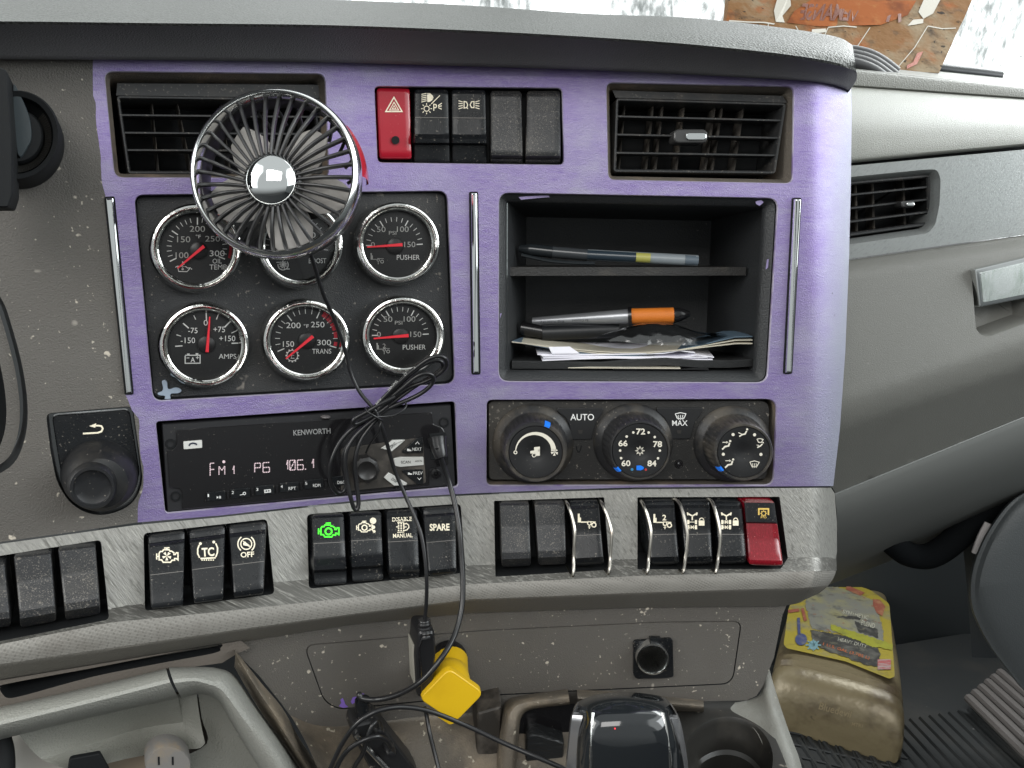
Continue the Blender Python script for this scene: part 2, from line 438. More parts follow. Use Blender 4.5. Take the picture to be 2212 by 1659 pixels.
dchrome = mat('dusty_chrome', (.70, .70, .68), .12, metal=1, blotch=(60, (.30, .24, .18), .6, .58), bump=[(300, .0002)])
dialm = mat('dial_face', (.008, .008, .009), .45, specks=[(700, .70, DUST, .35)])
dialtone = mat('dial_hub', (.016, .015, .016), .35)
needle = mat('needle_red', (.80, .015, .03), .4, emit=((1, .05, .08), .25))
white = mat('ink_white', (.84, .84, .82), .5)
ventp = mat('vent_plastic', (.020, .021, .022), .4, specks=[(700, .62, DUST, .3)], blotch=(70, (.055, .047, .04), .6, .52))
cream = mat('ink_cream', (.95, .87, .68), .5, blotch=(900, (.30, .26, .2), .7, .56))
dimwhite = mat('ink_grey', (.48, .48, .46), .5)
redink = mat('ink_red', (.55, .02, .04), .5)
blue = mat('blue_paint_mark', (.01, .17, .75), .4, emit=((.01, .2, .9), .12))
greenlit = mat('green_lit_symbol', (.05, .8, .03), .4, emit=((.08, 1, .03), .8))
redp = mat('red_gloss_plastic', (.42, .012, .028), .25, coat=.4, specks=[(800, .72, (.7, .3, .3), .5)])
redtr = mat('red_translucent_plastic', (.17, .004, .010), .2, coat=.5, specks=[(600, .66, (.6, .25, .25), .5)], streak=(500, (6, 1, 1), (.45, .02, .04), .5, .7, .6))
gloss = mat('gloss_black', (.010, .0095, .0105), .14, specks=[(1100, .71, DUST, .4), (300, .76, DUST, .5)], rvar=.05)
lcd = mat('lit_display_segments', (.3, .25, .27), .4, emit=((.95, .72, .76), .55))
cable = mat('black_cable', (.012, .012, .013), .28)
wirem = mat('steel_wire', (.42, .40, .36), .3, metal=1, blotch=(90, (.25, .14, .09), .6, .6))
yellow = mat('yellow_plastic', (.72, .45, .012), .36, blotch=(40, (.62, .36, .01), .4, .5))
silverb = mat('silver_button', (.66, .66, .63), .35, metal=.1, blotch=(90, (.25, .22, .18), .5, .6))
blade = mat('fan_blade_plastic', (.62, .60, .57), .45, blotch=(30, (.24, .21, .19), .5, .5))
paper = mat('white_paper', (.84, .83, .90), .7)
cardm = mat('cream_card', (.58, .54, .44), .6)
bluecard = mat('blue_card', (.10, .15, .20), .5)
rubber = mat('rubber_mat', (.010, .0115, .012), .6, specks=[(80, .76, (.3, .3, .28), .7)], blotch=(14, (.028, .026, .022), .6, .5))
gold = mat('old_gold_plastic', (.16, .13, .075), .34, metal=.2, blotch=[(16, (.05, .033, .02), .85, .53), (6, (.23, .185, .11), .6, .52)], specks=[(50, .70, (.03, .02, .014), .8)], bump=[(60, .001)])
darkgreen = mat('dark_grey_underdash', (.125, .13, .124), .6)
doorgrey = mat('door_grey_plastic', (.075, .082, .085), .5, bump=[(800, .0004)])
def thin_glass(name, tint=(1, 1, 1), rough=.02, fac=.12, bump=None):
    m = bpy.data.materials.new(name); m.use_nodes = True; T = m.node_tree; T.nodes.clear()
    out = T.nodes.new('ShaderNodeOutputMaterial'); mx = T.nodes.new('ShaderNodeMixShader'); tr = T.nodes.new('ShaderNodeBsdfTransparent'); gl = T.nodes.new('ShaderNodeBsdfGlossy')
    gl.inputs['Roughness'].default_value = rough; tr.inputs[0].default_value = (*tint, 1)
    fr = T.nodes.new('ShaderNodeFresnel'); fr.inputs[0].default_value = 1.45
    ma = T.nodes.new('ShaderNodeMath'); ma.operation = 'MULTIPLY_ADD'; ma.inputs[1].default_value = 1; ma.inputs[2].default_value = fac-.04
    T.links.new(fr.outputs[0], ma.inputs[0]); T.links.new(ma.outputs[0], mx.inputs[0])
    T.links.new(tr.outputs[0], mx.inputs[1]); T.links.new(gl.outputs[0], mx.inputs[2]); T.links.new(mx.outputs[0], out.inputs[0])
    if bump:
        geo = T.nodes.new('ShaderNodeNewGeometry'); n = T.nodes.new('ShaderNodeTexNoise'); n.inputs['Scale'].default_value = bump[0]; T.links.new(geo.outputs['Position'], n.inputs[0])
        bn = T.nodes.new('ShaderNodeBump'); bn.inputs['Distance'].default_value = bump[1]; T.links.new(n.outputs[0], bn.inputs['Height']); T.links.new(bn.outputs[0], gl.inputs['Normal']); T.links.new(bn.outputs[0], fr.inputs['Normal'])
    return m
lens = thin_glass('gauge_glass', fac=.015)
clearp = thin_glass('clear_pen_plastic', (.62, .66, .68), .08, .16)
bagm = thin_glass('clear_bag_film', (.80, .82, .84), .16, .15, (60, .004))
# ------------------------------------------------------------------ the dashboard: one thing with its panels as parts
dash = thing('dashboard', 'grey truck dashboard with a purple painted centre panel full of gauges, vents and switches', 'dashboard', (0, .1, -.2))
def wob(loop, a=1.2, f=.05):
    return [(x+a*noise.noise(Vector((x*f, y*f, 3.3))), y+a*noise.noise(Vector((x*f, y*f, 9.1)))) for x, y in loop]
# hole outlines in the painted panel
H_ventL = rquad([(224, 153), (703, 158), (712, 385), (247, 384)], 20)
H_sw = rquad([(808, 185), (1215, 189), (1219, 357), (815, 352)], 12)
H_ventR = rquad([(1309, 177), (1716, 186), (1713, 397), (1313, 389)], 16)
H_gauge = rquad([(289, 420), (967, 411), (984, 830), (330, 868)], 22)
H_cub = rquad([(1077, 415), (1682, 427), (1658, 828), (1076, 825)], 24)
H_radio = rquad([(335, 910), (984, 866), (991, 1052), (356, 1110)], 10)
H_hvac = rquad([(1050, 863), (1680, 861), (1671, 1049), (1050, 1050)], [14, 26, 20, 14])
def hfas(px, py):
    if px > 1745: return -.030*((px-1745)/92)**2.2
    return 0.0
mf = M(hfas)
def m3(hf, off=0.0):
    return lambda x, y, z=0.0: (lambda p: p+N(p)*(z+off))(S(x, y, hf(x, y)))
PB = [(296, 1130), (480, 1113), (656, 1093), (830, 1075), (1015, 1066), (1200, 1058), (1362, 1053), (1600, 1051), (1798, 1050)]   # bottom edge
bleft = wob(dense([(202, 118), (201, 190), (210, 270), (221, 400), (226, 424), (250, 640), (272, 850), (283, 885), (300, 905), (305, 980), (310, 1040), (298, 1085), (296, 1130)], 14, False), 5, .04)
outl = dense([(1838, 178), (1840, 240), (1838, 400), (1834, 560), (1826, 760), (1814, 930), (1800, 1050)][::-1], 20, False)
top = [(1838, 178), (1700, 160), (1262, 140), (768, 124), (202, 118)]
painted = bleft+PB[1:-1]+outl+top[1:-1]
mb = MB()
sheet(mb, mf, painted, [H_ventL, H_sw, H_ventR, H_gauge, H_cub, H_radio, H_hvac], 12)
for hl, fl in ((H_ventL, 1), (H_sw, 2), (H_ventR, 1), (H_gauge, 2), (H_cub, 2), (H_radio, 2), (H_hvac, 1)):
    wall(mb, mf, hl, [(0, 0), (.9, -.0003), (1.8, -.0012)], 3)
    vn = fl == 1 and hl is not H_hvac
    wall(mb, mf, hl, [(1.8, -.0012), (4, -.0035), (11, -.0065), (12, -.040)] if vn else [(1.8, -.0012), (2.4, -.0035), (2.4, -.014)], fl, None if hl is H_cub else 2)
# the side of the centre stack, turning back to the bulkhead
edge = outl
mb.grid([[mf(x, y) for x, y in edge], [mf(x, y)+Vector((.004, .012, 0)) for x, y in edge], [mf(x, y)+Vector((.006, .25, 0)) for x, y in edge]], False, 2)
mb.build('painted_panel', [purple, dusttaupe, matte, mat('paint_edge_highlight', (.52, .48, .60), .35, metal=.4, blotch=(60, (.22, .14, .40), .8, .5))], dash)['label'] = 'purple brush painted centre panel of the dashboard'  # hole lips carry a pale edge highlight in their colour, patched with purple
# taupe left panel
HK = rquad([(99, 893), (287, 877), (302, 985), (309, 1040), (290, 1088), (240, 1112), (195, 1113), (150, 1088), (122, 1040), (109, 975)], [14, 16, 10, 20, 26, 26, 26, 26, 20, 10])
LB = [(-160, 1199), (0, 1171), (150, 1150), (296, 1130)]
bl2 = [(x-1.5 if 424 < y < 1128 else x, y) for x, y in bleft]
mb = MB()
arcs = catmull([(-60, 560, 0), (0, 640, 0), (24, 700, 0), (50, 800, 0), (60, 890, 0), (50, 960, 0), (20, 1010, 0), (-60, 1050, 0)], 5)
HC = [(p.x, p.y) for p in arcs]+[(-120, 1050), (-120, 560)]
tl = [(-200, 105)]+bleft[:1]+bleft[1:]+LB[::-1][1:]
sheet(mb, mf, tl, [HK, HC], 14)
wall(mb, mf, HK, [(0, 0), (1.5, -.0008), (2.2, -.006), (2.2, -.012)], 1)
wall(mb, mf, HC, [(0, 0), (2, -.001), (4, -.004), (14, -.012), (16, -.03)], 1)
mb.build('left_panel', [taupe, matte], dash)['label'] = 'paint speckled taupe panel left of the purple paint'
mb = MB()
sheet(mb, M(-.004), inset(HC, 17), [inset(HC, 46)], 16)
wall(mb, M(-.004), inset(HC, 46), [(0, 0), (3, -.003), (3, -.02)], 1, 2)
mb.build('cluster_bezel', [taupe, chrome, matte], dash)
# brow pad over the panel
def xs_row(pts, n=70, x0=-220, x1=None):
    x1 = pts[-1][0] if x1 is None else x1
    fy = poly_y([(p[0], p[1]) for p in pts]); fh = poly_y([(p[0], p[2]) for p in pts])
    return [(x0+(x1-x0)*k/n, fy(x0+(x1-x0)*k/n), fh(x0+(x1-x0)*k/n)) for k in range(n+1)]
def smoothrow(pts, n=10): return [tuple(p) for p in catmull(pts, n)]
sil = [(-250, -62, -.14), (0, -40, -.14), (350, -24, -.14), (700, -2, -.13), (1000, 11, -.12), (1260, 29, -.10), (1450, 36, -.08), (1575, 46, -.07), (1690, 60, -.055), (1765, 71, -.048), (1815, 82, -.040), (1842, 98, -.030)]
cre = [(-250, 50, .040), (0, 49, .040), (350, 53, .040), (700, 57, .040), (1000, 68, .040), (1262, 82, .040), (1450, 95, .038), (1580, 107, .036), (1695, 120, .033), (1770, 131, .028), (1822, 142, .020), (1849, 150, .008)]
low = [(-250, 124, .010), (0, 127, .010), (350, 129, .010), (700, 134, .010), (1000, 142, .010), (1262, 150, .010), (1450, 158, .010), (1580, 165, .010), (1700, 171, .010), (1775, 178, .004), (1815, 187, -.008), (1835, 196, -.022)]
def lerp3(a, b, t): return tuple(a[i]+(b[i]-a[i])*t for i in range(3))
A, B_, L_ = smoothrow(sil), smoothrow(cre), smoothrow(low)
def prow(A, B, t, bulge=0): return [(lerp3(a, b, t)[0], lerp3(a, b, t)[1], lerp3(a, b, t)[2]+bulge) for a, b in zip(A, B)]
rows = [[(a[0], a[1]+30, a[2]-.09) for a in A], [(a[0], a[1]+6, a[2]-.02) for a in A], A]+[prow(A, B_, t, .022*math.sin(math.pi*t)*(1 if t < .7 else 1)) for t in (.12, .25, .4, .55, .7, .82, .92)]
rows += [[(b[0], b[1]-3, b[2]+.0008) for b in B_], [(b[0], b[1]+3, b[2]-.001) for b in B_]]
nside = len(rows)
rows += [[(x+9*math.sin(math.pi*t)*max(0, (x-1800)/48), y, h) for x, y, h in prow(B_, L_, t, -.002*math.sin(math.pi*t))] for t in (.12, .3, .5, .7, .88)]+[L_, [(l[0], l[1]+2, l[2]-.016) for l in L_]]
mb = MB()
def addrows(rws, mi):
    mb.grid([[S(*p) for p in r]+[S(*r[-1])+Vector((.002, .012, -.001)), S(*r[-1])+Vector((.001, .20, -.004))] for r in rws], False, mi)
addrows(rows[:nside], 0); addrows(rows[nside-1:], 1)
mb.build('top_pad', [padtop, padface], dash, angle=60)['label'] = 'grained grey vinyl brow over the purple panel'
# gauge plate
gp = m3(lambda x, y: 0.0, -.0045)
gq = inset(H_gauge, 2.4); mb = MB(); sheet(mb, gp, inset(gq, 3), (), 12); wall(mb, gp, gq, [(0, -.006), (0, -.001), (1, -.0003), (3, 0)]); mb.build('gauge_plate', gplate, dash)['label'] = 'dusty black plate that holds the six gauges'
# cubby with shelf
mb = MB()
prof = [(2.2, -.003), (5, -.0035), (16, -.0065), (19, -.008), (20, -.011)]
wall(mb, mf, H_cub, prof, 0)
inn = inset(dense(H_cub, 12), 20)
# cavity walls straight back
def cav(x, y, z): return S(x, y, -.011)+Vector((0, 1, 0))*z
def shrink(l, k, dy=0): return [(1380+(x-1380)*k, 620+(y-620)*k+dy) for x, y in l]
r0 = [cav(x, y, 0) for x, y in inn]
cx_ = sum((p.x for p in r0))/len(r0); cz_ = sum((p.z for p in r0))/len(r0)
def back(p, d, kx=1, kz=1): return Vector((cx_+(p.x-cx_)*kx, p.y+d, cz_+(p.z-cz_)*kz))
r1 = [back(p, .004, .985, .985) for p in r0]; r2 = [back(p, .085, .84, .90) for p in r0]
mb.grid([r0, r1, r2], True, 0); mb.add(r2, [tuple(range(len(r2)))], 0)
cub = mb.build('storage_cubby', [mat('cubby_plastic', (.028, .030, .032), .5, bump=[(900, .0004)], specks=[(200, .74, DUST, .5)]), matte], dash)
# shelf: front edge traced, runs back
mb = MB()
sl = S(1098, 577, -.018); sr = S(1612, 577, -.032)
for (a, b_) in ((sl, sr),):
    th = Vector((0, 0, -.0055)); bk = Vector((0, .075, 0))
    f = [a, b_, b_+th, a+th]; hexa(mb, [a, b_, b_+bk, a+bk, a+th, b_+th, b_+bk+th, a+bk+th])
mb.build('shelf', mat('shelf_plastic', (.024, .023, .022), .5, bump=[(900, .0004)], blotch=(60, (.07, .062, .05), .6, .55)), cub)
# purple smears on the cubby frame
ink = Ink(m3(lambda x, y: 0, -.0046), z7, .0012)
for pts in ([(385, 118), (440, 112), (575, 106), (578, 118), (500, 124), (400, 134)], [(1870, 145), (1905, 135), (1920, 150), (1895, 172), (1872, 160)], [(1940, 510), (1952, 505), (1948, 560), (1932, 572)], [(258, 850), (280, 845), (270, 878)]): ink.poly(pts)
ink.build('paint_smear', mat('purple_smear', (.30, .25, .45), .5), cub)
# chrome strips
for q in ([(228, 428), (245, 427), (286, 849), (272, 850)], [(1016, 417), (1030, 417), (1035, 806), (1021, 806)], [(1713, 430), (1728, 430), (1708, 805), (1694, 805)]):
    l = rquad(q, 2, 2); mb = MB(); prism(mb, mf, l, -.002, .0028, .0016, 5); mb.build('trim_strip', chrome, dash)
    mb = MB(); ringplate(mb, mf, inset(l, -3), l, -.001, .0004); mb.build('strip_gasket', matte, dash)
# ------------------------------------------------------------------ switch band
BT = [(-160, 1203), (0, 1175), (295, 1134), (480, 1117), (656, 1097), (830, 1079), (1015, 1070), (1200, 1062), (1362, 1057), (1600, 1055), (1830, 1053)]
BR = [(-160, 1414), (0, 1378), (236, 1314), (400, 1292), (592, 1258), (768, 1243), (1003, 1222), (1200, 1215), (1379, 1208), (1706, 1204), (1830, 1204)]
BE = [(-160, 1428), (0, 1392), (236, 1345), (440, 1325), (768, 1290), (1015, 1262), (1379, 1244), (1706, 1235), (1830, 1232)]
BC = [(-160, 1480), (0, 1438), (300, 1395), (521, 1362), (768, 1328), (1015, 1297), (1379, 1283), (1640, 1275), (1830, 1272)]
BU = [(-160, 1520), (0, 1474), (300, 1424), (521, 1387), (768, 1348), (1015, 1324), (1379, 1312), (1675, 1309), (1830, 1306)]
fT, fR, fE, fC, fU = map(poly_y, (BT, BR, BE, BC, BU))
def redge(h, x):
    return h-(.030*((x-1752)/56)**2.4 if x > 1752 else 0)
def hband(x, y):
    ys = [fT(x), fR(x), fE(x), fC(x), fU(x)]; hs = [.001, .013, .022, .023, -.001]
    if y <= ys[0]: return redge(hs[0], x)
    for i in range(4):
        if y <= ys[i+1]: return redge(hs[i]+(hs[i+1]-hs[i])*(y-ys[i])/(ys[i+1]-ys[i]), x)
    return redge(hs[-1], x)
mbnd = M(hband)
bays = [rquad([(-110, 1218), (218, 1166), (236, 1338), (-100, 1405)], 10), rquad([(310, 1152), (577, 1121), (593, 1283), (313, 1320)], 10),
        rquad([(663, 1111), (995, 1088), (1006, 1237), (667, 1272)], 10), rquad([(1067, 1082), (1305, 1074), (1317, 1231), (1070, 1246)], 3),
        rquad([(1377, 1074), (1684, 1073), (1702, 1206), (1686, 1229), (1377, 1230)], 3)]
xr = 1806
top_ = [(x, fT(x)) for x in range(-160, 1790, 30)]+[(1795, fT(1795)), (1803, 1066)]
bot_ = [(1808, 1130), (1809, 1180), (1806, 1204)]+[(x, fR(x)) for x in range(1790, -161, -30)]
mb = MB()
def hb2(x, y): return hband(x, y)
# lower edge of the flat sheet runs below the bays
low_ = [(1807, fE(1800))]+[(x, fE(x)) for x in range(1790, -161, -30)]
upper = top_+[(1808, 1130), (1808, 1190)]+low_
rid = [(x, fR(x)) for x in range(-150, 1800, 24)]
def clipr():
    segs = []; cur = []
    for p in dense(rid, 8, False):
        if any(inside(p, inset(b, -4)) for b in bays):
            if len(cur) > 1: segs.append(cur)
            cur = []
        else: cur.append(p)
    if len(cur) > 1: segs.append(cur)
    return segs
sheet(mb, mbnd, upper, bays, 11, clipr(), 0, lambda x, y: 4 if y > fR(x)-1 else 0)
for b in bays:
    wall(mb, mbnd, b, [(0, 0), (.8, -.0003), (1.8, -.002), (1.8, -.026)], 2)
cols = [x for x in range(-160, 1790, 20)]+[1796, 1803, 1807]
def rowat(f0, f1, t, dh=0):
    r = []
    for x in cols:
        y = f0(x)+(f1(x)-f0(x))*t
        tt = min(1, max(0, (y-1222)/92)); sh = 120*(1-math.sqrt(1-tt*tt)); kx = min(1, max(0, (x-1640)/167))
        xx = x-sh*kx*kx
        yy = y-10*tt*kx**3
        r.append(S(xx, yy, hband(x, y)+dh))
    return r
mb.grid([rowat(fE, fC, t, .0012*math.sin(math.pi*t)) for t in (0, .25, .5, .75, .93)], False, 1)
mb.grid([rowat(fE, fC, .93), rowat(fE, fC, 1, -.0008), rowat(fC, fU, .12, -.0006), rowat(fC, fU, .5), rowat(fC, fU, 1)], False, 3)
e2 = [(1803, 1062), (1808, 1110), (1809, 1150), (1808, 1190), (1806, 1225)]
er = [[mbnd(x, y) for x, y in e2], [mbnd(x, y)+Vector((.002, .008, 0)) for x, y in e2], [mbnd(x, y)+Vector((.002, .2, 0)) for x, y in e2]]
mb.grid(er, False, 2)
u0 = rowat(fC, fU, 1); mb.grid([[p for p in u0], [p+Vector((0, .05, .004)) for p in u0]], False, 2)
rr = [rowat(fE, fC, t)[-1] for t in (0, .25, .5, .75, .93, 1)]+[rowat(fC, fU, t)[-1] for t in (.12, .5, 1)]
mb.grid([rr, [p+Vector((.002, .2, 0)) for p in rr]], False, 3)
mb.build('switch_band', [band, perf, matte, mat('ribbed_underside', (.19, .178, .158), .55, bump=[(700, .0005, (1, 1, .1))]), scored], dash, angle=22)['label'] = 'worn brushed silver band that carries the lower rocker switches'
mb = MB()
for b in bays:
    l = inset(b, -6); mb.add([S(x, y, hband(x, y)-.026) for x, y in l], [tuple(range(len(l)))])
mb.build('switch_bay', matte, dash)
# ------------------------------------------------------------------ lower panel with sockets
sock = [(658, 1416), (664, 1402), (690, 1394), (893, 1371), (1042, 1361), (1230, 1350), (1424, 1343), (1574, 1343), (1594, 1348), (1601, 1363), (1586, 1447), (1576, 1468), (1556, 1480), (1397, 1488), (1200, 1496), (1042, 1504), (909, 1515), (740, 1531), (713, 1524), (696, 1490), (661, 1433)]
sock = rquad([(655, 1393), (1042, 1361), (1424, 1343), (1603, 1341), (1583, 1478), (1300, 1491), (1042, 1504), (735, 1533), (700, 1518)], [26, 0, 0, 20, 26, 0, 0, 14, 22], 6)
hp = lambda x, y: -.004+.000012*max(0, y-1300)
lp = m3(hp)
lo = [(500, 1388), (768, 1346), (1015, 1322), (1379, 1310), (1700, 1305), (1690, 1330), (1672, 1420), (1648, 1482), (1634, 1503), (1612, 1513), (1452, 1516), (1200, 1525), (1040, 1538), (920, 1546), (767, 1566), (690, 1572), (664, 1570), (636, 1558), (608, 1520), (560, 1460), (512, 1412)]
hole1 = circle(1408, 1417, 34, 36); hole0 = circle(968, 1420, 30, 30)
mb = MB(); sheet(mb, lp, lo, [sock], 16)
wall(mb, lp, sock, [(0, 0), (.6, -.0006), (1.2, -.003)], 1)
lr = [(1690, 1330), (1672, 1420), (1648, 1482), (1634, 1503), (1612, 1513)]
mb.grid([[lp(x, y) for x, y in lr], [lp(x, y)+Vector((.003, .01, 0)) for x, y in lr], [lp(x, y)+Vector((.003, .2, 0)) for x, y in lr]], False, 0)
mb.build('lower_panel', [taupe, matte], dash)
mb = MB(); pin = inset(sock, 2.6); sheet(mb, lp, pin, [hole1, hole0], 16); wall(mb, lp, pin, [(0, 0), (-.6, -.0006), (-.8, -.004)], 0)
for h_ in (hole1, hole0): wall(mb, lp, h_, [(0, 0), (1, -.001), (1, -.03)], 1, 1)
p = mb.build('socket_panel', [taupe, matte], dash); p['label'] = 'raised rounded panel with the two power sockets'
ink = Ink(lp, z10, .0003)
for pts in ([(470, 1165), (490, 1140), (482, 1115), (500, 1100), (515, 1130), (520, 1150), (545, 1172), (505, 1180)], [(565, 1130), (580, 1095), (610, 1090), (625, 1105), (610, 1130), (575, 1150)], [(630, 1085), (660, 1062), (682, 1080), (665, 1110)]): ink.poly(pts)
ink.build('paint_smear', mat('purple_smear2', (.22, .13, .50), .5), p)
# ------------------------------------------------------------------ lower left: panel with a slot, knee pad, recess
mb = MB()
slot = [(p.x, p.y) for p in catmull([(6, 1500, 0), (0, 1485, 0), (20, 1476, 0), (200, 1443, 0), (350, 1414, 0), (470, 1392, 0), (476, 1400, 0), (462, 1411, 0), (350, 1432, 0), (200, 1462, 0), (60, 1500, 0), (20, 1508, 0)], 4, True)]
hl = lambda x, y: .004
pl = [(-160, 1500), (0, 1470), (300, 1420), (521, 1384), (540, 1400), (512, 1412), (480, 1432), (361, 1448), (150, 1496), (0, 1530), (-160, 1566)]
sheet(mb, m3(hl), pl, [slot], 14); wall(mb, m3(hl), slot, [(0, 0), (1, -.001), (2.5, -.004), (3, -.03)], 1, 1)
mb.build('slotted_panel', [mat('warm_taupe', (.14, .122, .105), .5, bump=[(900, .0003)]), matte], dash)['label'] = 'taupe strip with a long dark slot at lower left'
def loft(mb, rws, n=8, mi=0, nr=4):
    R = [[S(*p) for p in r] for r in rws]; R = [catmull(r, n) for r in R]
    cols_ = list(zip(*R)); cols2 = [catmull(c, nr) for c in cols_]; mb.grid([list(r) for r in zip(*cols2)], False, mi)
mb = MB()
loft(mb, [[(-160, 1562, .0), (0, 1526, .0), (180, 1486, .0), (359, 1443, .0)],
          [(-160, 1572, .022), (0, 1534, .022), (180, 1493, .022), (360, 1449, .022)],
          [(-160, 1605, .034), (0, 1566, .034), (180, 1522, .034), (368, 1474, .034)],
          [(-160, 1636, .020), (0, 1594, .020), (190, 1548, .020), (384, 1504, .020)],
          [(-160, 1640, -.02), (0, 1598, -.02), (190, 1551, -.02), (386, 1507, -.02)]], 6)
mb.build('knee_pad', [padgrey], dash)
mb = MB()
loft(mb, [[(365, 1441, .0), (420, 1440, .0), (468, 1443, .0), (506, 1460, .0), (556, 1530, .0), (610, 1605, .0), (668, 1690, .0)],
          [(366, 1447, .022), (418, 1446, .022), (462, 1449, .022), (496, 1466, .024), (545, 1534, .026), (600, 1608, .03), (655, 1690, .03)],
          [(376, 1476, .034), (418, 1471, .034), (450, 1478, .034), (480, 1492, .034), (520, 1545, .036), (570, 1612, .038), (625, 1690, .04)],
          [(390, 1504, .020), (425, 1496, .020), (452, 1499, .020), (478, 1514, .022), (506, 1560, .024), (540, 1615, .026), (590, 1690, .028)],
          [(392, 1508, -.02), (427, 1500, -.02), (452, 1503, -.02), (474, 1518, -.02), (500, 1564, -.02), (534, 1620, -.02), (585, 1700, -.02)]], 5)
mb.build('corner_pad', [padgrey], dash)
mb = MB()
loft(mb, [[(505, 1400, -.004), (560, 1470, -.003), (610, 1530, -.002), (650, 1600, .0), (720, 1700, .01)],
          [(507, 1408, .010), (552, 1478, .012), (598, 1545, .016), (640, 1610, .02), (695, 1700, .03)],
          [(508, 1420, .006), (545, 1490, .008), (590, 1555, .012), (630, 1620, .016), (680, 1700, .02)],
          [(506, 1440, -.01), (552, 1520, -.01), (610, 1605, -.01), (670, 1690, -.01), (680, 1710, -.01)]], 6)
mb.build('dirty_rib', [dirty], dash)
mb = MB()
loft(mb, [[(40, 1585, .0), (150, 1555, .0), (280, 1525, .0), (384, 1500, .0)], [(90, 1640, -.004), (190, 1610, -.012), (300, 1575, -.02), (395, 1560, -.012)], [(170, 1668, .01), (230, 1650, .008), (310, 1632, .006), (410, 1618, .004)]], 6)
loft(mb, [[(384, 1500, -.003), (405, 1496, -.006), (424, 1492, -.004)], [(395, 1560, -.012), (415, 1558, -.008), (432, 1552, -.004)], [(410, 1618, .004), (432, 1616, .002), (443, 1605, .0)]], 5)
mb.build('recess_panel', [lightgrey], dash)['label'] = 'scuffed light grey panel under the knee pad'
mb = MB()
loft(mb, [[(427, 1492, -.006), (455, 1492, -.006), (490, 1500, -.008), (560, 1560, -.008)], [(436, 1552, -.006), (470, 1565, -.010), (520, 1590, -.010), (580, 1640, -.008)], [(447, 1606, -.004), (470, 1630, -.006), (500, 1660, -.006), (560, 1710, -.006)], [(380, 1640, -.004), (410, 1670, -.004), (450, 1700, -.004), (520, 1740, -.004)]], 5)
mb.build('recess_side', [lightgrey], dash)
mb = MB()
loft(mb, [[(-160, 1620, -.03), (0, 1590, -.03), (60, 1580, -.03)], [(-160, 1690, -.02), (0, 1660, -.02), (170, 1690, -.02)], [(-160, 1760, -.01), (0, 1730, -.01), (210, 1730, -.01)]], 5)
mb.build('pale_floor_panel', [mat('pale_plastic', (.50, .48, .44), .5)], dash)
mb = MB(); tube(mb, [S(-8, 1590, -.01), S(2, 1625, -.005), S(4, 1670, .0), S(2, 1720, 0)], .006); mb.build('edge_seal', matte, dash)
mb = MB(); sheet(mb, M(-.03), [(60, 1570), (400, 1490), (640, 1620), (720, 1760), (60, 1760)], (), 60); mb.build('recess_back', [mat('dark_brown_back', (.035, .028, .022), .7)], dash)
# centre console tray
mb = MB()
loft(mb, [[(600, 1500, -.010), (700, 1545, -.010), (900, 1530, -.010), (1060, 1515, -.010), (1260, 1500, -.01)],
          [(640, 1566, .004), (720, 1583, .004), (900, 1566, .004), (1060, 1556, .004), (1260, 1540, .004)],
          [(664, 1610, .025), (740, 1625, .018), (900, 1610, .015), (1060, 1600, .015), (1260, 1580, .012)],
          [(690, 1670, .045), (760, 1680, .030), (900, 1670, .026), (1060, 1660, .026), (1260, 1640, .026)],
          [(730, 1780, .08), (790, 1780, .06), (900, 1780, .05), (1060, 1770, .05), (1260, 1750, .05)]], 6)
mb.build('console_tray', [dirty], dash)
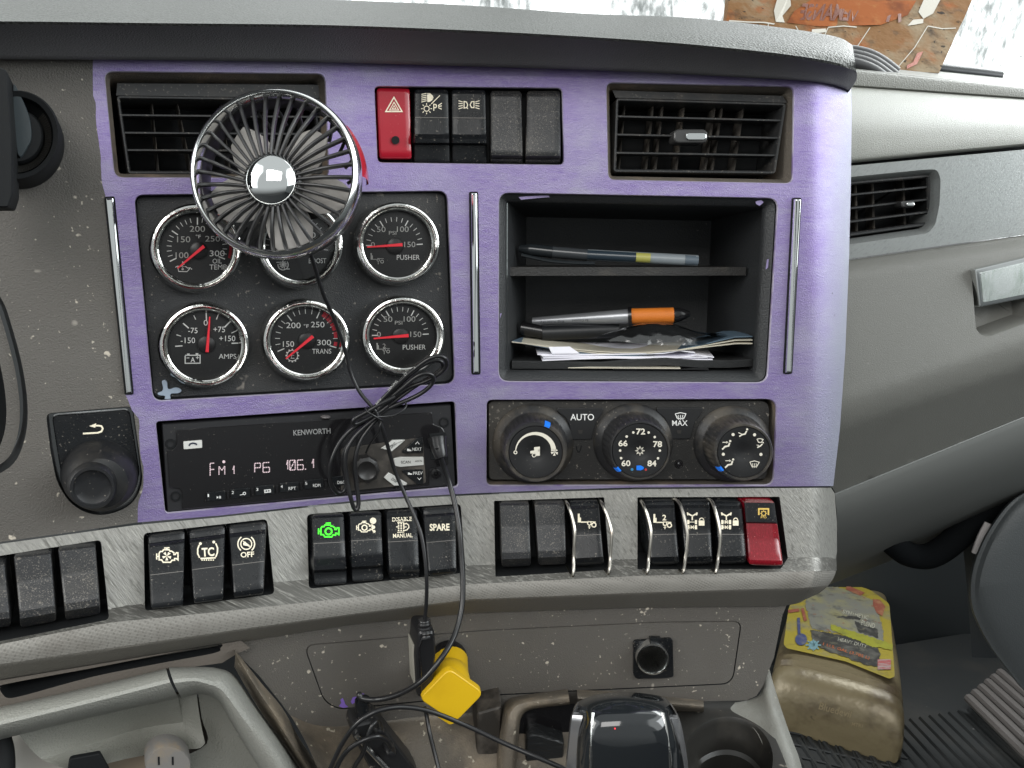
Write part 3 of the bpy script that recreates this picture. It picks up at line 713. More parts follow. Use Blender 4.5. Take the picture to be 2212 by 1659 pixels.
# ------------------------------------------------------------------ air vents
def bil(q, u, v):
    return tuple((q[0][i]*(1-u)+q[1][i]*u)*(1-v)+(q[3][i]*(1-u)+q[2][i]*u)*v for i in range(2))
def vent(label, face, hood, ang, slats, vanes, tabat, h0, depth=.03, vm=None, group='dashboard air vents', hf=None):
    vm = vm or ventp
    c = bil(face, .5, .5); t = thing('air_vent', label, 'air vent', S(*c, h0), group)
    m = lambda x, y, z=0.0: (lambda p: p+N(p)*z)(S(x, y, h0))
    fo = rquad(face, 9); fi = inset(fo, 8)
    mb = MB()
    prof = [(fo, -depth), (fo, -.001), (inset(fo, 1.5), 0), (inset(fo, 5), 0), (inset(fo, 7.5), -.001), (inset(fo, 7.5), -depth)]
    mb.grid([[m(x, y, z) for x, y in l] for l, z in prof], True)
    if hood:   # sloping panel above the slats
        q = [hood[0], hood[1], face[1], face[0]]
        mb.grid([[m(*bil(q, u, 0), -.004) for u in (0, .33, .66, 1)], [m(*bil(q, u, .15), -.0005) for u in (0, .33, .66, 1)], [m(*bil(q, u, 1), 0) for u in (0, .33, .66, 1)]])
    mb.build('housing', vm, t)
    mb = MB(); l = inset(fo, -2); mb.add([m(x, y, -depth) for x, y in l], [tuple(range(len(l)))]); mb.build('duct', matte, t)
    fc = [bil(face, a, b) for a, b in ((.01, .02), (.99, .02), (.99, .98), (.01, .98))]
    for v in slats:
        mb = MB(); a0, a1 = bil(fc, 0, v), bil(fc, 1, v); n = 6; rows = []
        for zz_, dy in ((-.012, -3.2), (-.0012, -3), (0, -1.6), (0, 1.6), (-.0012, 3), (-.012, 1.5)):
            rows.append([m(a0[0]+(a1[0]-a0[0])*k/n, a0[1]+(a1[1]-a0[1])*k/n+dy, zz_-.0008) for k in range(n+1)])
        rows.append(rows[0]); mb.grid(rows); mb.build('slat', vm, t)
    for u0, u1 in vanes:
        mb = MB(); p0, p1 = bil(fc, u0, .02), bil(fc, u1, .98); rows = []
        for zz_, dx in ((-depth+.004, -2), (-.0135, -2.5), (-.0125, 0), (-.0135, 2.5), (-depth+.004, 3)):
            rows.append([m(p0[0]+(p1[0]-p0[0])*k/3+dx, p0[1]+(p1[1]-p0[1])*k/3, zz_) for k in range(4)])
        mb.grid(rows); mb.build('vane', mat('vane_plastic', (.08, .072, .064), .5, blotch=(60, (.20, .165, .13), .6, .5)), t)
    if tabat:
        x, y, ww, hh = tabat; mb = MB(); prism(mb, m, rrect(x-ww, y-hh, x+ww*.95, y+hh, hh*.8), -.006, .006, .0015, 3)
        tb = mb.build('vent_tab', mat('tab_plastic', (.05, .05, .05), .3), t)
        mb = MB(); prism(mb, m, rrect(x-ww*.32, y-hh*.45, x+ww*.85, y+hh*.62, hh*.5), .006, .0072, .0006, 1.5); mb.build('tab_inlay', chrome, tb)
    return t
vent('wide black air vent half hidden behind the clip-on fan, slats tilted down', [(251, 206), (697, 212), (700, 376), (276, 376)], [(254, 175), (686, 178)], 0,
     (.235, .47, .70), ((.17, .16), (.30, .335), (.52, .54), (.74, .75), (.93, .92)), None, -.006)
vent('black air vent with silver tab, right of the top switch row', [(1330, 211), (1700, 222), (1676, 376), (1324, 372)], [(1322, 192), (1690, 204)], 0,
     (.235, .49, .745), ((.07, .05), (.245, .225), (.305, .285), (.435, .42), (.625, .605), (.67, .65), (.80, .79)), (1487, 297, 37, 15), -.004)
# ------------------------------------------------------------------ gauges
def hglass(x, y): return 0
def gauge(label, cx, cy, rx, ry, draw, nd, cat='gauge', inner=.80, hub=None):
    D = Disk(cx, cy, rx, ry, .004); t = thing('gauge', label, cat, D(0, 0, -.008), 'round chrome rimmed gauges')
    mb = MB(); lathe(mb, D, [(1.02, -.010), (1.02, -.004), (1.0, -.001), (.965, .0008), (.925, .0012), (.885, .0004), (.865, -.0012), (.855, -.0016), (.84, -.0008), (.81, -.0012), (.785, -.003), (.775, -.0055)], 64)
    mb.build('bezel', dchrome, t)
    mb = MB(); lathe(mb, D, [(.80, -.0050), (.001, -.0050)], 48); mb.build('dial', dialm, t)
    m = lambda x, y, z=0.0: D((x-cx)/rx, (y-cy)/ry, z-.0048)
    ink = Ink(m, z5, 0); draw(ink); ink.build('dial_markings', [white, redink, dimwhite], t)
    hx, hy = z5(*nd[0]); hb = ((hx-cx)/rx, (hy-cy)/ry)
    mb = MB(); lathe(mb, D, [(.20, -.0049), (.20, -.0036), (.17, -.0032), (.001, -.0031)], 32, c=hb); mb.build('needle_hub', dialtone, t)
    a, b = Vector(z5(*nd[1])), Vector(z5(*nd[2])); d = (b-a).normalized(); q = Vector((-d.y, d.x))
    l = [tuple(a+q*3.6), tuple(b+q*1.3), tuple(b-q*1.3), tuple(a-q*3.6)]
    mb = MB(); prism(mb, lambda x, y, z=0: m(x, y, z), l, .0019, .0029, .0003, .6, back=True); mb.build('needle', needle, t)
    mb = MB(); lathe(mb, D, [(.79, -.0022), (.5, -.0016), (.25, -.0013), (.001, -.0012)], 40); mb.build('glass', lens, t)
    return t
def ticks(ink, cx, cy, r, spec, ry=None):
    ry = ry or r
    for a, L, wd in spec:
        a = math.radians(a); ink.line([(cx+r*math.cos(a), cy-ry*math.sin(a)), (cx+(r-L)*math.cos(a), cy-(ry-L)*math.sin(a))], wd)
def pusher(dy, dx, two):
    def d(k):
        X0, Y0 = 1805+dx, 460+dy
        major = (180, 121, 62, 3)
        k.mi = 0
        for i in range(17):
            a = 180-i*177/15 if i < 16 else None
            if a is None: continue
            mj = i in (0, 5, 10, 15); ticks(k, X0, Y0-6, 192, [(a, 42 if mj else 30, 7 if mj else 4)], 192)
        k.mi = 2
        k.text('50', 1715+dx+(30 if two else 0)-25*two, 345+dy, 58, 36, 0, .0); k.text('100', 1860+dx+(0 if not two else 5), 343+dy, 80, 37); k.text('PSI', 1791+dx, 368+dy, 50, 25)
        k.text('150', 1908+dx, 446+dy, 76, 37); k.text('0', 1659+dx, 447+dy, 26, 34)
        k.mi = 0; k.text('PUSHER', 1898+dx, 534+dy, 158, 34)
        k.mi = 2; x, y = 1636+dx, 500+dy
        k.poly([(x+6, y+5), (x+16, y+5), (x+16, y+20), (x+22, y+20), (x+22, y+48), (x+8, y+48), (x+8, y+20)]); k.line([(x+22, y+46), (x+48, y+46)], 4)
        k.arc(x+58, y+52, 8, 4, n=14); k.arc(x+84, y+62, 10, 5, n=14); k.line([(x+52, y+40), (x+95, y+42)], 3); k.line([(x+58, y+64), (x+58, y+80)], 4)
        if two: k.text('2', x+58, y+24, 20, 30)
    return d
def d_oil(k):
    X0, Y0 = 478, 470; k.mi = 0
    for i, a in enumerate((206, 196, 186, 176, 166, 156, 146, 134, 124, 114, 104, 90, 80, 70, 60, 50, 40, 28, 18, 8, -2, -12, -22)):
        mj = a in (206, 146, 90, 28, -22); ticks(k, X0, Y0, 205, [(a, 48 if mj else 32, 8 if mj else 4)], 205)
    k.mi = 1
    for a0, a1 in ((-12, -2), (-2, 5), (5, 12)): k.arc(X0+4, Y0, 225, 18, -a0-10+12, -a1-10+12, 4)
    k.arc(X0+4, Y0+4, 226, 20, -12, -3, 4); k.arc(X0+4, Y0+4, 226, 20, -1, 7, 4); k.arc(X0+4, Y0+4, 226, 20, 9, 17, 4)
    k.mi = 2; k.text('200', 478, 341, 104, 40); k.text('150', 386, 412, 88, 40); k.text('250', 582, 407, 102, 38); k.text('100', 375, 519, 86, 40)
    k.mi = 0; k.text('300', 614, 507, 104, 40); k.text('°F', 484, 392, 34, 24); k.text('OIL', 614, 560, 64, 33); k.text('TEMP', 620, 601, 118, 34)
    k.line([(345, 592), (352, 628), (408, 630), (430, 605), (412, 606), (400, 596), (345, 592)], 5); k.line([(378, 560), (378, 612)], 6); k.line([(378, 566), (392, 566)], 4); k.line([(378, 580), (392, 580)], 4); k.disc(378, 612, 8); k.line([(330, 600), (345, 592), (345, 610)], 5); k.disc(438, 612, 4)
def d_boost(k):
    X0, Y0 = 1150, 460
    for i in range(19):
        a = 200-i*11.5; mj = i % 4 == 0; ticks(k, X0, Y0, 215, [(a, 46 if mj else 30, 7 if mj else 4)], 205)
    k.text('30', 1105, 350, 66, 36); k.text('60', 1245, 382, 62, 36); k.text('PSI', 1168, 384, 60, 26); k.text('0', 1010, 455, 28, 34)
    k.text('BOOST', 1290, 558, 120, 34)
    for i in range(9):
        a = math.radians(40*i); a2 = a+.6; k.line([(1056, 582), (1056+16*math.cos(a), 582+16*math.sin(a)), (1056+26*math.cos(a2), 582+26*math.sin(a2))], 5)
    k.arc(1056, 584, 34, 6, -40, 190, 20); k.line([(1012, 566), (1034, 566)], 6); k.line([(1060, 612), (1100, 612)], 6)
def d_amps(k):
    X0, Y0 = 545, 1115
    for a, L, wd in ((184, 48, 8), (163, 32, 5), (139, 50, 8), (115, 30, 5), (92, 50, 8), (70, 34, 6), (45, 48, 9), (25, 32, 6), (2, 48, 8)): ticks(k, X0, Y0+6, 215, [(a, L, wd)], 212)
    k.text('0', 534, 977, 28, 38); k.text('-75', 448, 1030, 62, 36); k.text('+75', 626, 1021, 80, 38); k.text('-150', 415, 1096, 96, 38); k.text('+150', 682, 1082, 112, 38)
    k.text('AMPS', 684, 1205, 122, 34)
    k.line([(396, 1200), (396, 1250), (496, 1250), (496, 1196), (396, 1196)], 7); k.rect(408, 1184, 426, 1194); k.rect(466, 1182, 484, 1192); k.text('A', 447, 1226, 30, 34, 0, .02); k.line([(405, 1214), (424, 1214)], 5); k.line([(468, 1212), (488, 1212)], 5); k.line([(478, 1202), (478, 1222)], 5)
def d_trans(k):
    X0, Y0 = 1220, 1085
    for a in (203, 190, 178, 166, 154, 143, 128, 116, 105, 93, 80, 66, 52, 40, 28, 14, 2, -16):
        mj = a in (203, 128, 66, -16); ticks(k, X0-4, Y0+4, 212, [(a, 48 if mj else 32, 7 if mj else 4)], 205)
    k.mi = 1
    for a0, a1 in ((-58, -48), (-46, -36), (-33, -18), (-15, -3), (5, 13)): k.arc(X0-4, Y0+4, 200, 24, a0, a1, 5)
    k.mi = 0; k.text('200', 1126, 995, 96, 38); k.text('250', 1290, 988, 92, 38); k.text('150', 1093, 1120, 74, 38); k.text('300', 1334, 1110, 96, 38); k.text('°F', 1212, 998, 34, 24); k.text('TRANS', 1318, 1170, 132, 34)
    k.arc(1118, 1198, 36, 5, n=26)
    for i in range(12):
        a = math.radians(30*i); k.line([(1118+36*math.cos(a), 1198+36*math.sin(a)), (1118+46*math.cos(a), 1198+46*math.sin(a))], 9)
    k.line([(1112, 1180), (1112, 1216)], 5); k.line([(1112, 1182), (1132, 1182)], 4); k.line([(1112, 1196), (1130, 1196)], 4); k.line([(1106, 1216), (1132, 1216)], 4)
gauge('chrome rimmed oil temperature gauge reading below 100, partly behind the fan', 425.8, 537, 100, 96, d_oil, [(485, 488), (520, 458), (342, 606)])
gauge('chrome rimmed boost gauge mostly hidden behind the fan', 650.6, 530, 94, 95, d_boost, [(1150, 470), (1180, 480), (1040, 420)])
gauge('upper pusher pressure gauge with its needle at zero, right of the fan', 860.5, 527.5, 92, 90, pusher(0, 0, False), [(1806, 458), (1852, 448), (1616, 464)])
gauge('amps gauge with its red needle upright at zero', 443.6, 747.5, 99, 93, d_amps, [(538, 1123), (540, 1172), (558, 934)])
gauge('transmission temperature gauge with gear symbol, needle below 150', 663.8, 736.7, 95.6, 89.5, d_trans, [(1216, 1098), (1252, 1065), (1070, 1216)])
gauge('lower pusher pressure gauge with a 2 in its symbol, behind the cable loop', 873, 727, 91, 86, pusher(608, 40, True), [(1845, 1066), (1893, 1060), (1660, 1080)])
# ------------------------------------------------------------------ rocker switches
def rocker(label, q, prof, hf, mats, draw=None, z=None, lines=(), inkm=None, seg=None, edge=6.5, cat='rocker switch', group='rocker switches', inkh=None, skirt=.016):
    """q: the cap's four corners in the photo; prof: [(v, height)] down its length; seg: [(v0, v1, material)]"""
    hfp = lambda v: poly_y(prof)(v)
    c = bil(q, .5, .5); t = thing('rocker_switch', label, cat, S(c[0], c[1], hf(*c)), group)
    Wd = math.hypot(q[1][0]-q[0][0], q[1][1]-q[0][1]); Hd = math.hypot(q[3][0]-q[0][0], q[3][1]-q[0][1]); r = .0015
    vs = sorted(set([0, .015, .04]+[p[0] for p in prof]+[i/14 for i in range(1, 14)]+[.96, .985, 1]))
    us = [0, .02, .07, .2, .5, .8, .93, .98, 1]
    def drop(u, v):
        a = min(u, 1-u)*Wd/edge; b = min(v, 1-v)*Hd/edge; d = 0
        for k in (a, b):
            if k < 1: d += r*(1-math.sqrt(max(0, 1-(1-k)**2)))
        return min(d, r*1.5)
    def cor(u, v):  # rounded plan corners
        cu, cv = edge*1.1/Wd, edge*1.1/Hd
        uu, vv = min(u, 1-u), min(v, 1-v)
        if uu < cu and vv < cv:
            a, b = 1-uu/cu, 1-vv/cv; k = math.hypot(a, b)
            if k > 1:
                a, b = a/k, b/k; uu, vv = cu*(1-a), cv*(1-b)
                u = uu if u < .5 else 1-uu; v = vv if v < .5 else 1-vv
        return u, v
    def pt(u, v, dz=0.0):
        u2, v2 = cor(u, v); x, y = bil(q, u2, v2); hh = hfp(v)-drop(u, v)
        p = S(x, y, hf(x, y)+hh); return p+N(p)*dz if dz else p
    rows = [[pt(u, v) for u in us] for v in vs]
    mb = MB(); mb.grid(rows)
    bd = [(0, j) for j in range(len(us))]+[(i, len(us)-1) for i in range(1, len(vs))]+[(len(vs)-1, j) for j in range(len(us)-2, -1, -1)]+[(i, 0) for i in range(len(vs)-2, 0, -1)]
    ring = [rows[i][j] for i, j in bd]
    low = []
    for (i, j), p in zip(bd, ring): low.append(p-N(p)*(skirt+hfp(vs[i])))
    mb.grid([ring, low], True)
    if seg:
        k = 0
        for i in range(len(vs)-1):
            for j in range(len(us)-1):
                vm_ = (vs[i]+vs[i+1])/2
                for a, b, mm in seg:
                    if a <= vm_ < b: mb.mi[k] = mm
                k += 1
        for jj in range(k, len(mb.mi)): mb.mi[jj] = 0
    mb.build('cap', mats, t, angle=30)
    for v in lines:
        mb2 = MB(); mb2.grid([[pt(u, v-.0045, .0004) for u in (.02, .07, .2, .5, .8, .93, .98)], [pt(u, v+.0045, .0004) for u in (.02, .07, .2, .5, .8, .93, .98)]]); mb2.build('groove_line', mat('line_grey', (.16, .15, .14), .6), t)
    if draw:
        # ink plane follows the cap at the symbol
        def mm_(x, y, zz_=0):
            # find v by projecting on the left edge direction
            ax = ((q[3][0]+q[2][0])-(q[0][0]+q[1][0]))/2; ay = ((q[3][1]+q[2][1])-(q[0][1]+q[1][1]))/2
            v = ((x-(q[0][0]+q[1][0])/2)*ax+(y-(q[0][1]+q[1][1])/2)*ay)/(ax*ax+ay*ay); v = max(0, min(1, v))
            p = S(x, y, hf(x, y)+hfp(v)+zz_); return p
        ink = Ink(mm_, z, .0002); draw(ink); ink.build('symbol', inkm or [cream], t)
    return t
h_0 = lambda x, y: -.004
top_up = [(0, .004), (.06, .0052), (.38, .0050), (.60, .0062), (.66, .0085), (.715, .0080), (.75, .0030), (1, .0010)]
def Q(z, a, b, c, d): return [z(*p) for p in (a, b, c, d)]
def i_haz(k):
    k.line([(463, 338), (522, 441), (404, 441)], 9, True); k.line([(464, 374), (497, 430), (432, 430)], 6, True); k.line([(464, 398), (477, 421), (451, 421)], 5, True)
t = rocker('red hazard warning switch with triangle, left end of the top row', Q(z2, (337, 268), (578, 274), (592, 790), (357, 790)), [(0, .002), (.05, .0035), (.5, .004), (.9, .003), (1, .0015)], h_0, [redp], i_haz, z2)
ink = Ink(M(.0002), z2, .0003); ink.disc(473, 649, 30); ink.build('indicator_dot', matte, t)
def i_head(k):
    k.poly([(703, 308), (725, 308), (745, 325), (750, 340), (742, 358), (722, 372), (705, 372)])
    for i in range(5): k.line([(662, 316+i*14), (700, 310+i*13)], 6)
    k.line([(797, 324), (734, 386)], 6); k.arc(700, 420, 19, 6, n=18)
    for a in range(0, 360, 45): k.line([(700+28*math.cos(math.radians(a)), 420+28*math.sin(math.radians(a))), (700+40*math.cos(math.radians(a)), 420+40*math.sin(math.radians(a)))], 6)
    k.line([(752, 435), (752, 388), (768, 390), (772, 402), (768, 412), (754, 414)], 7)
    for a, b in ((380, 398), (400, 404), (424, 412)): k.line([(810, a), (784, b)], 7)
rocker('black headlamp rocker switch with lamp and P symbols, second in the top row', Q(z2, (610, 280), (858, 282), (870, 822), (608, 820)), top_up, h_0, [plast], i_head, z2, (.38,))
def i_clear(k):
    k.line([(972, 368), (972, 416), (992, 412), (998, 392), (990, 372)], 7, True); k.line([(1044, 368), (1044, 412), (1026, 412), (1016, 392), (1026, 370)], 7, True)
    for s_, x0 in ((-1, 962), (1, 1054)):
        for yy, dy in ((372, -10), (384, -2), (398, 4), (412, 10)): k.line([(x0, yy), (x0+s_*30, yy+dy)], 6)
    k.line([(990, 410), (1000, 422)], 6)
rocker('black clearance lamp rocker switch with two facing lamps, middle of the top row', Q(z2, (880, 282), (1128, 285), (1140, 824), (885, 822)), top_up, h_0, [plast], i_clear, z2, (.38,))
blk = [(0, .002), (.08, .0035), (.35, .0035), (.65, .0065), (.82, .008), (.88, .0075), (.93, .003), (1, .001)]
rocker('dusty blank switch cover, fourth in the top row', Q(z2, (1162, 290), (1388, 292), (1400, 824), (1165, 822)), blk, h_0, [blank])
rocker('dusty blank switch cover at the right end of the top row', Q(z2, (1428, 292), (1672, 290), (1672, 828), (1415, 828)), blk, h_0, [blank])
# lower band
hb_ = lambda x, y: hband(x, y)+.001
dn = [(0, .003), (.10, .0035), (.125, .0060), (.16, .0072), (.5, .0070), (.92, .0085), (1, .006)]
bl0 = [(0, .003), (.05, .005), (.4, .005), (.78, .0095), (.88, .009), (.95, .004), (1, .001)]
rocker('blank switch cover cut off by the left edge of the photo', [(-72, 1222), (10, 1212), (24, 1352), (-60, 1362)], bl0, hb_, [blank])
rocker('dusty blank switch cover, left of the last blank before the fan symbol', Q(z9, (85, 335), (318, 305), (352, 745), (128, 785)), bl0, hb_, [blank])
rocker('blank switch cover with a pale scuff, right end of the leftmost bay', Q(z9, (360, 290), (592, 262), (625, 700), (408, 738)), bl0, hb_, [blank])
def engine(k, x, y, s, inner=0):
    P = [(-46, -14), (-46, 26), (-30, 26), (-22, 40), (22, 40), (30, 28), (46, 28), (46, 18), (56, 18), (66, 26), (66, -16), (56, -16), (50, -6), (42, -6), (42, -16), (28, -26), (18, -26), (14, -34), (-20, -34), (-26, -24), (-38, -24), (-46, -14)]
    k.line([(x+a*s, y+b*s) for a, b in P], 7*s+1); k.line([(x-60*s, y-12*s), (x-60*s, y+24*s)], 7*s+1); k.line([(x-60*s, y+6*s), (x-46*s, y+6*s)], 6*s+1); k.line([(x-16*s, y-44*s), (x+16*s, y-46*s)], 7*s+1); k.line([(x, y-44*s), (x, y-34*s)], 7*s+1)
    if inner == 1: k.arc(x+2*s, y+6*s, 20*s, 9*s+1, n=20)
    if inner == 2:
        for a in range(0, 360, 72):
            a1 = math.radians(a); a2 = math.radians(a+38); k.poly([(x, y+4*s), (x+26*s*math.cos(a1), y+4*s+26*s*math.sin(a1)), (x+28*s*math.cos(a2), y+4*s+28*s*math.sin(a2))])
rocker('engine fan rocker switch, leftmost with a symbol', Q(z6, (132, 965), (362, 935), (350, 1400), (150, 1420)), dn, hb_, [plast], lambda k: engine(k, 248, 1086, 1.05, 2), z6, (.53,))
def i_tc(k):
    k.text('TC', 504, 1064, 78, 56, -4, .03); k.line([(450, 1020), (440, 1045), (440, 1075), (452, 1100)], 9); k.line([(552, 1010), (564, 1040), (562, 1070), (552, 1095)], 9); k.disc(457, 1012, 9); k.disc(540, 1002, 9)
    k.line([(457, 1105), (552, 1100)], 9); 
    for i in range(6): k.rect(463+i*14, 1110, 471+i*14, 1118)
rocker('traction control rocker switch marked TC', Q(z6, (385, 935), (612, 905), (600, 1362), (415, 1385)), dn, hb_, [plast], i_tc, z6, (.53,))
def i_off(k):
    k.arc(742, 1014, 34, 7, n=24); k.arc(742, 1014, 52, 8, -55, 50, 14); k.arc(742, 1014, 52, 8, 130, 235, 14); k.line([(722, 996), (764, 1034)], 5); k.poly([(722, 1008), (734, 998), (744, 1008), (760, 1020), (766, 1030), (724, 1022)]); k.text('OFF', 749, 1080, 84, 34, -3, .02)
rocker('stability rocker switch marked OFF, next to the TC switch', Q(z6, (632, 905), (868, 878), (850, 1325), (665, 1350)), dn, hb_, [plast], i_off, z6, (.54,))
upb = [(0, .003), (.05, .0045), (.40, .0045), (.62, .0070), (.72, .0105), (.78, .0100), (.82, .004), (1, .002)]
rocker('engine brake rocker switch with its engine symbol lit green', Q(z6, (1150, 835), (1350, 825), (1370, 1262), (1165, 1275)), upb, hb_, [plast], lambda k: engine(k, 1252, 930, 1.0, 1), z6, (.40,), [greenlit])
def i_eb(k): engine(k, 1476, 908, .78, 1); k.disc(1531, 870, 20); k.disc(1532, 910, 12); k.disc(1538, 936, 9)
rocker('engine brake level rocker switch with three round dots beside an engine', Q(z6, (1384, 822), (1582, 812), (1598, 1238), (1400, 1252)), upb, hb_, [plast], i_eb, z6, (.40,))
def i_dis(k):
    k.text('DISABLE', 1711, 860, 122, 26, -2, .02); k.text('MANUAL', 1716, 962, 122, 26, -2, .02)
    for i in range(3):
        for j in range(4): k.disc(1690+i*16, 888+j*14, 5.5, 8)
    k.line([(1682, 880), (1724, 878)], 5); k.line([(1682, 942), (1724, 940)], 5); k.line([(1718, 894), (1738, 886), (1752, 896), (1754, 912), (1742, 926), (1724, 932)], 6); k.line([(1720, 910), (1740, 908)], 5); k.line([(1674, 908), (1686, 908)], 6)
midp = [(0, .003), (.06, .004), (.12, .0055), (.42, .0055), (.80, .0105), (.88, .0100), (.93, .004), (1, .002)]
rocker('rocker switch marked DISABLE and MANUAL, behind the cable', Q(z6, (1612, 812), (1805, 800), (1822, 1222), (1632, 1232)), midp, hb_, [plast], i_dis, z6, (.45,))
rocker('rocker switch marked SPARE, half crossed by the thick cable', Q(z6, (1838, 795), (2045, 780), (2050, 1195), (1878, 1215)), [(0, .003), (.09, .0035), (.13, .006), (.5, .006), (.92, .009), (1, .006)], hb_, [plast], lambda k: k.text('SPARE', 1945, 910, 124, 44, -1, .03), z6, (.50,))
rocker('plain dusty switch cover, left end of the three-switch bay', Q(z8, (185, 755), (368, 755), (382, 1150), (200, 1158)), bl0, hb_, [blank])
rocker('plain dusty switch cover beside the first wire guard', Q(z8, (400, 752), (590, 748), (600, 1140), (428, 1146)), bl0, hb_, [blank])
def axle(k, x, y, two):
    k.poly([(x, y), (x+12, y), (x+12, y+24), (x+20, y+24), (x+20, y+54), (x, y+54)]); k.line([(x+20, y+52), (x+60, y+52)], 7); k.arc(x+72, y+60, 11, 6, n=14); k.arc(x+100, y+70, 13, 7, n=14); k.line([(x+60, y+48), (x+112, y+52)], 5); k.line([(x+72, y+76), (x+72, y+94)], 6); k.poly([(x+62, y+84), (x+82, y+84), (x+72, y+74)])
    if two: k.text('2', x+68, y+22, 24, 36, 0, .02)
upg = [(0, .003), (.08, .0045), (.13, .0075), (.50, .0065), (.88, .0100), (.95, .007), (1, .003)]
rocker('pusher axle rocker switch between the two leftmost wire guards', Q(z8, (612, 748), (800, 742), (835, 1142), (662, 1152)), upg, hb_, [plast], lambda k: axle(k, 672, 826, False), z8, (.53,))
rocker('second pusher axle rocker switch marked with a 2', Q(z8, (1078, 742), (1270, 738), (1305, 1140), (1130, 1145)), upg, hb_, [plast], lambda k: axle(k, 1142, 828, True), z8, (.53,))
def difl(k, x, y, n):
    k.line([(x+4, y+8), (x+30, y+22), (x+56, y+8)], 9); k.line([(x+30, y+20), (x+30, y+48)], 8); k.line([(x, y), (x+4, y+18)], 9); k.line([(x+60, y), (x+56, y+18)], 9)
    for j in range(2):
        yy = y+60+j*32; k.rect(x-2, yy-13, x+12, yy+13); k.rect(x+46, yy-13, x+60, yy+13)
        if j == 1 or n == 2: k.line([(x+20, yy-10), (x+40, yy+10)], 5); k.line([(x+20, yy+10), (x+40, yy-10)], 5)
        k.line([(x+12, yy), (x+46, yy)], 4)
    k.rect(x+70, y+50, x+106, y+82); k.arc(x+88, y+48, 13, 6, 180, 360, 10)
rocker('axle lock rocker switch with one cross and a padlock', Q(z8, (1305, 742), (1490, 738), (1512, 1138), (1345, 1143)), upg, hb_, [plast], lambda k: difl(k, 1354, 818, 1), z8, (.53,))
rocker('axle lock rocker switch with two crosses, beside the red switch', Q(z8, (1515, 742), (1690, 748), (1722, 1135), (1560, 1140)), upg, hb_, [plast], lambda k: difl(k, 1566, 818, 2), z8, (.53,))
def i_pto(k):
    k.line([(1798, 834), (1798, 796), (1858, 796), (1858, 834)], 10); k.arc(1828, 824, 13, 5, n=16)
    for a in range(0, 360, 45): k.line([(1828+13*math.cos(math.radians(a)), 824+13*math.sin(math.radians(a))), (1828+20*math.cos(math.radians(a)), 824+20*math.sin(math.radians(a)))], 6)
    k.text('PTO', 1828, 849, 36, 12, 0, .02)
rocker('red translucent rocker switch with a black PTO plate, at the right end', Q(z8, (1705, 740), (1892, 742), (1950, 1150), (1735, 1145)), [(0, .004), (.04, .008), (.34, .007), (.36, .0055), (.6, .005), (.92, .009), (1, .006)], hb_, [redtr, plast], i_pto, z8, (), [mat('ink_gold', (.70, .48, .12), .5)], [(.04, .35, 1)])
# wire guards
for lab, pts in (('bent steel wire guard left of the first pusher switch', [(592, 745, .004), (612, 775, .016), (636, 850, .019), (652, 930, .021), (650, 1010, .021), (646, 1100, .020), (643, 1205, .018), (632, 1200, .010), (594, 1142, -.004)]),
                 ('bent steel wire guard right of the first pusher switch', [(808, 742, .004), (826, 770, .016), (858, 850, .019), (880, 935, .021), (880, 1000, .021), (873, 1100, .020), (866, 1190, .018), (852, 1190, .010), (822, 1150, -.004)]),
                 ('bent steel wire guard left of the switch marked 2', [(1060, 738, .004), (1082, 775, .016), (1108, 850, .019), (1127, 940, .021), (1122, 1030, .021), (1112, 1110, .020), (1104, 1190, .018), (1092, 1188, .010), (1060, 1150, -.004)]),
                 ('bent steel wire guard between the switch marked 2 and the single-cross lock', [(1248, 738, .004), (1290, 745, .012), (1320, 800, .018), (1352, 935, .021), (1352, 1020, .021), (1340, 1110, .020), (1328, 1188, .018), (1314, 1186, .010), (1282, 1150, -.004)]),
                 ('bent steel wire guard between the two axle lock switches', [(1468, 736, .004), (1500, 745, .012), (1525, 800, .018), (1555, 930, .021), (1556, 1020, .021), (1544, 1110, .020), (1530, 1188, .018), (1518, 1184, .010), (1490, 1148, -.004)])):
    P = []
    for x, y, h in pts:
        px, py = z8(x, y); P.append(S(px, py, hband(px, py)+h-.006))
    mb = MB(); tube(mb, P, .00105, 8, smooth=5); tag(mb.build('wire_guard', wirem), lab, 'switch guard', 'wire guards over the switches')
# ------------------------------------------------------------------ left: knob with its plate, column housing
hk = m3(lambda x, y: 0.0, -.0035)
t = thing('rotary_knob', 'round black knob under a return arrow on its own black plate, left of the radio', 'knob', S(205, 1000, 0))
pk = rquad([z14(305, 972), z14(772, 935), z14(822, 1240), z14(838, 1330), z14(700, 1500), z14(560, 1535), z14(430, 1480), z14(362, 1330)], [12, 14, 8, 18, 22, 26, 24, 22])
mb = MB(); prism(mb, hk, pk, -.006, 0, .0008, 2.5); mb.build('plate', plast, t)
ink = Ink(m3(lambda x, y: 0, -.0034), z14, .0002)
ink.line([(492, 1075), (580, 1070), (603, 1062), (611, 1045), (603, 1030), (585, 1027), (560, 1028)], 10); ink.poly([(530, 1030), (572, 1013), (566, 1040)]); ink.build('arrow_symbol', cream, t)
mb = MB(); D = Disk(*z14(596, 1325), 84, 75, .001); lathe(mb, D, [(1.02, -.006), (1.0, -.001), (.97, .001), (.93, .004), (.82, .009), (.70, .013)], 56); 
D2 = Disk(*z14(550, 1390), 51, 47, .020)
r0 = [D.pol(.70, 2*math.pi*k/56, .013) for k in range(56)]
rr_ = [[D2.pol(r, 2*math.pi*k/56, z) for k in range(56)] for r, z in ((1.08, -.005), (1.03, -.0015), (.95, 0), (.82, 0), (.78, -.0008), (.74, -.0012), (.4, -.0016), (.001, -.0016))]
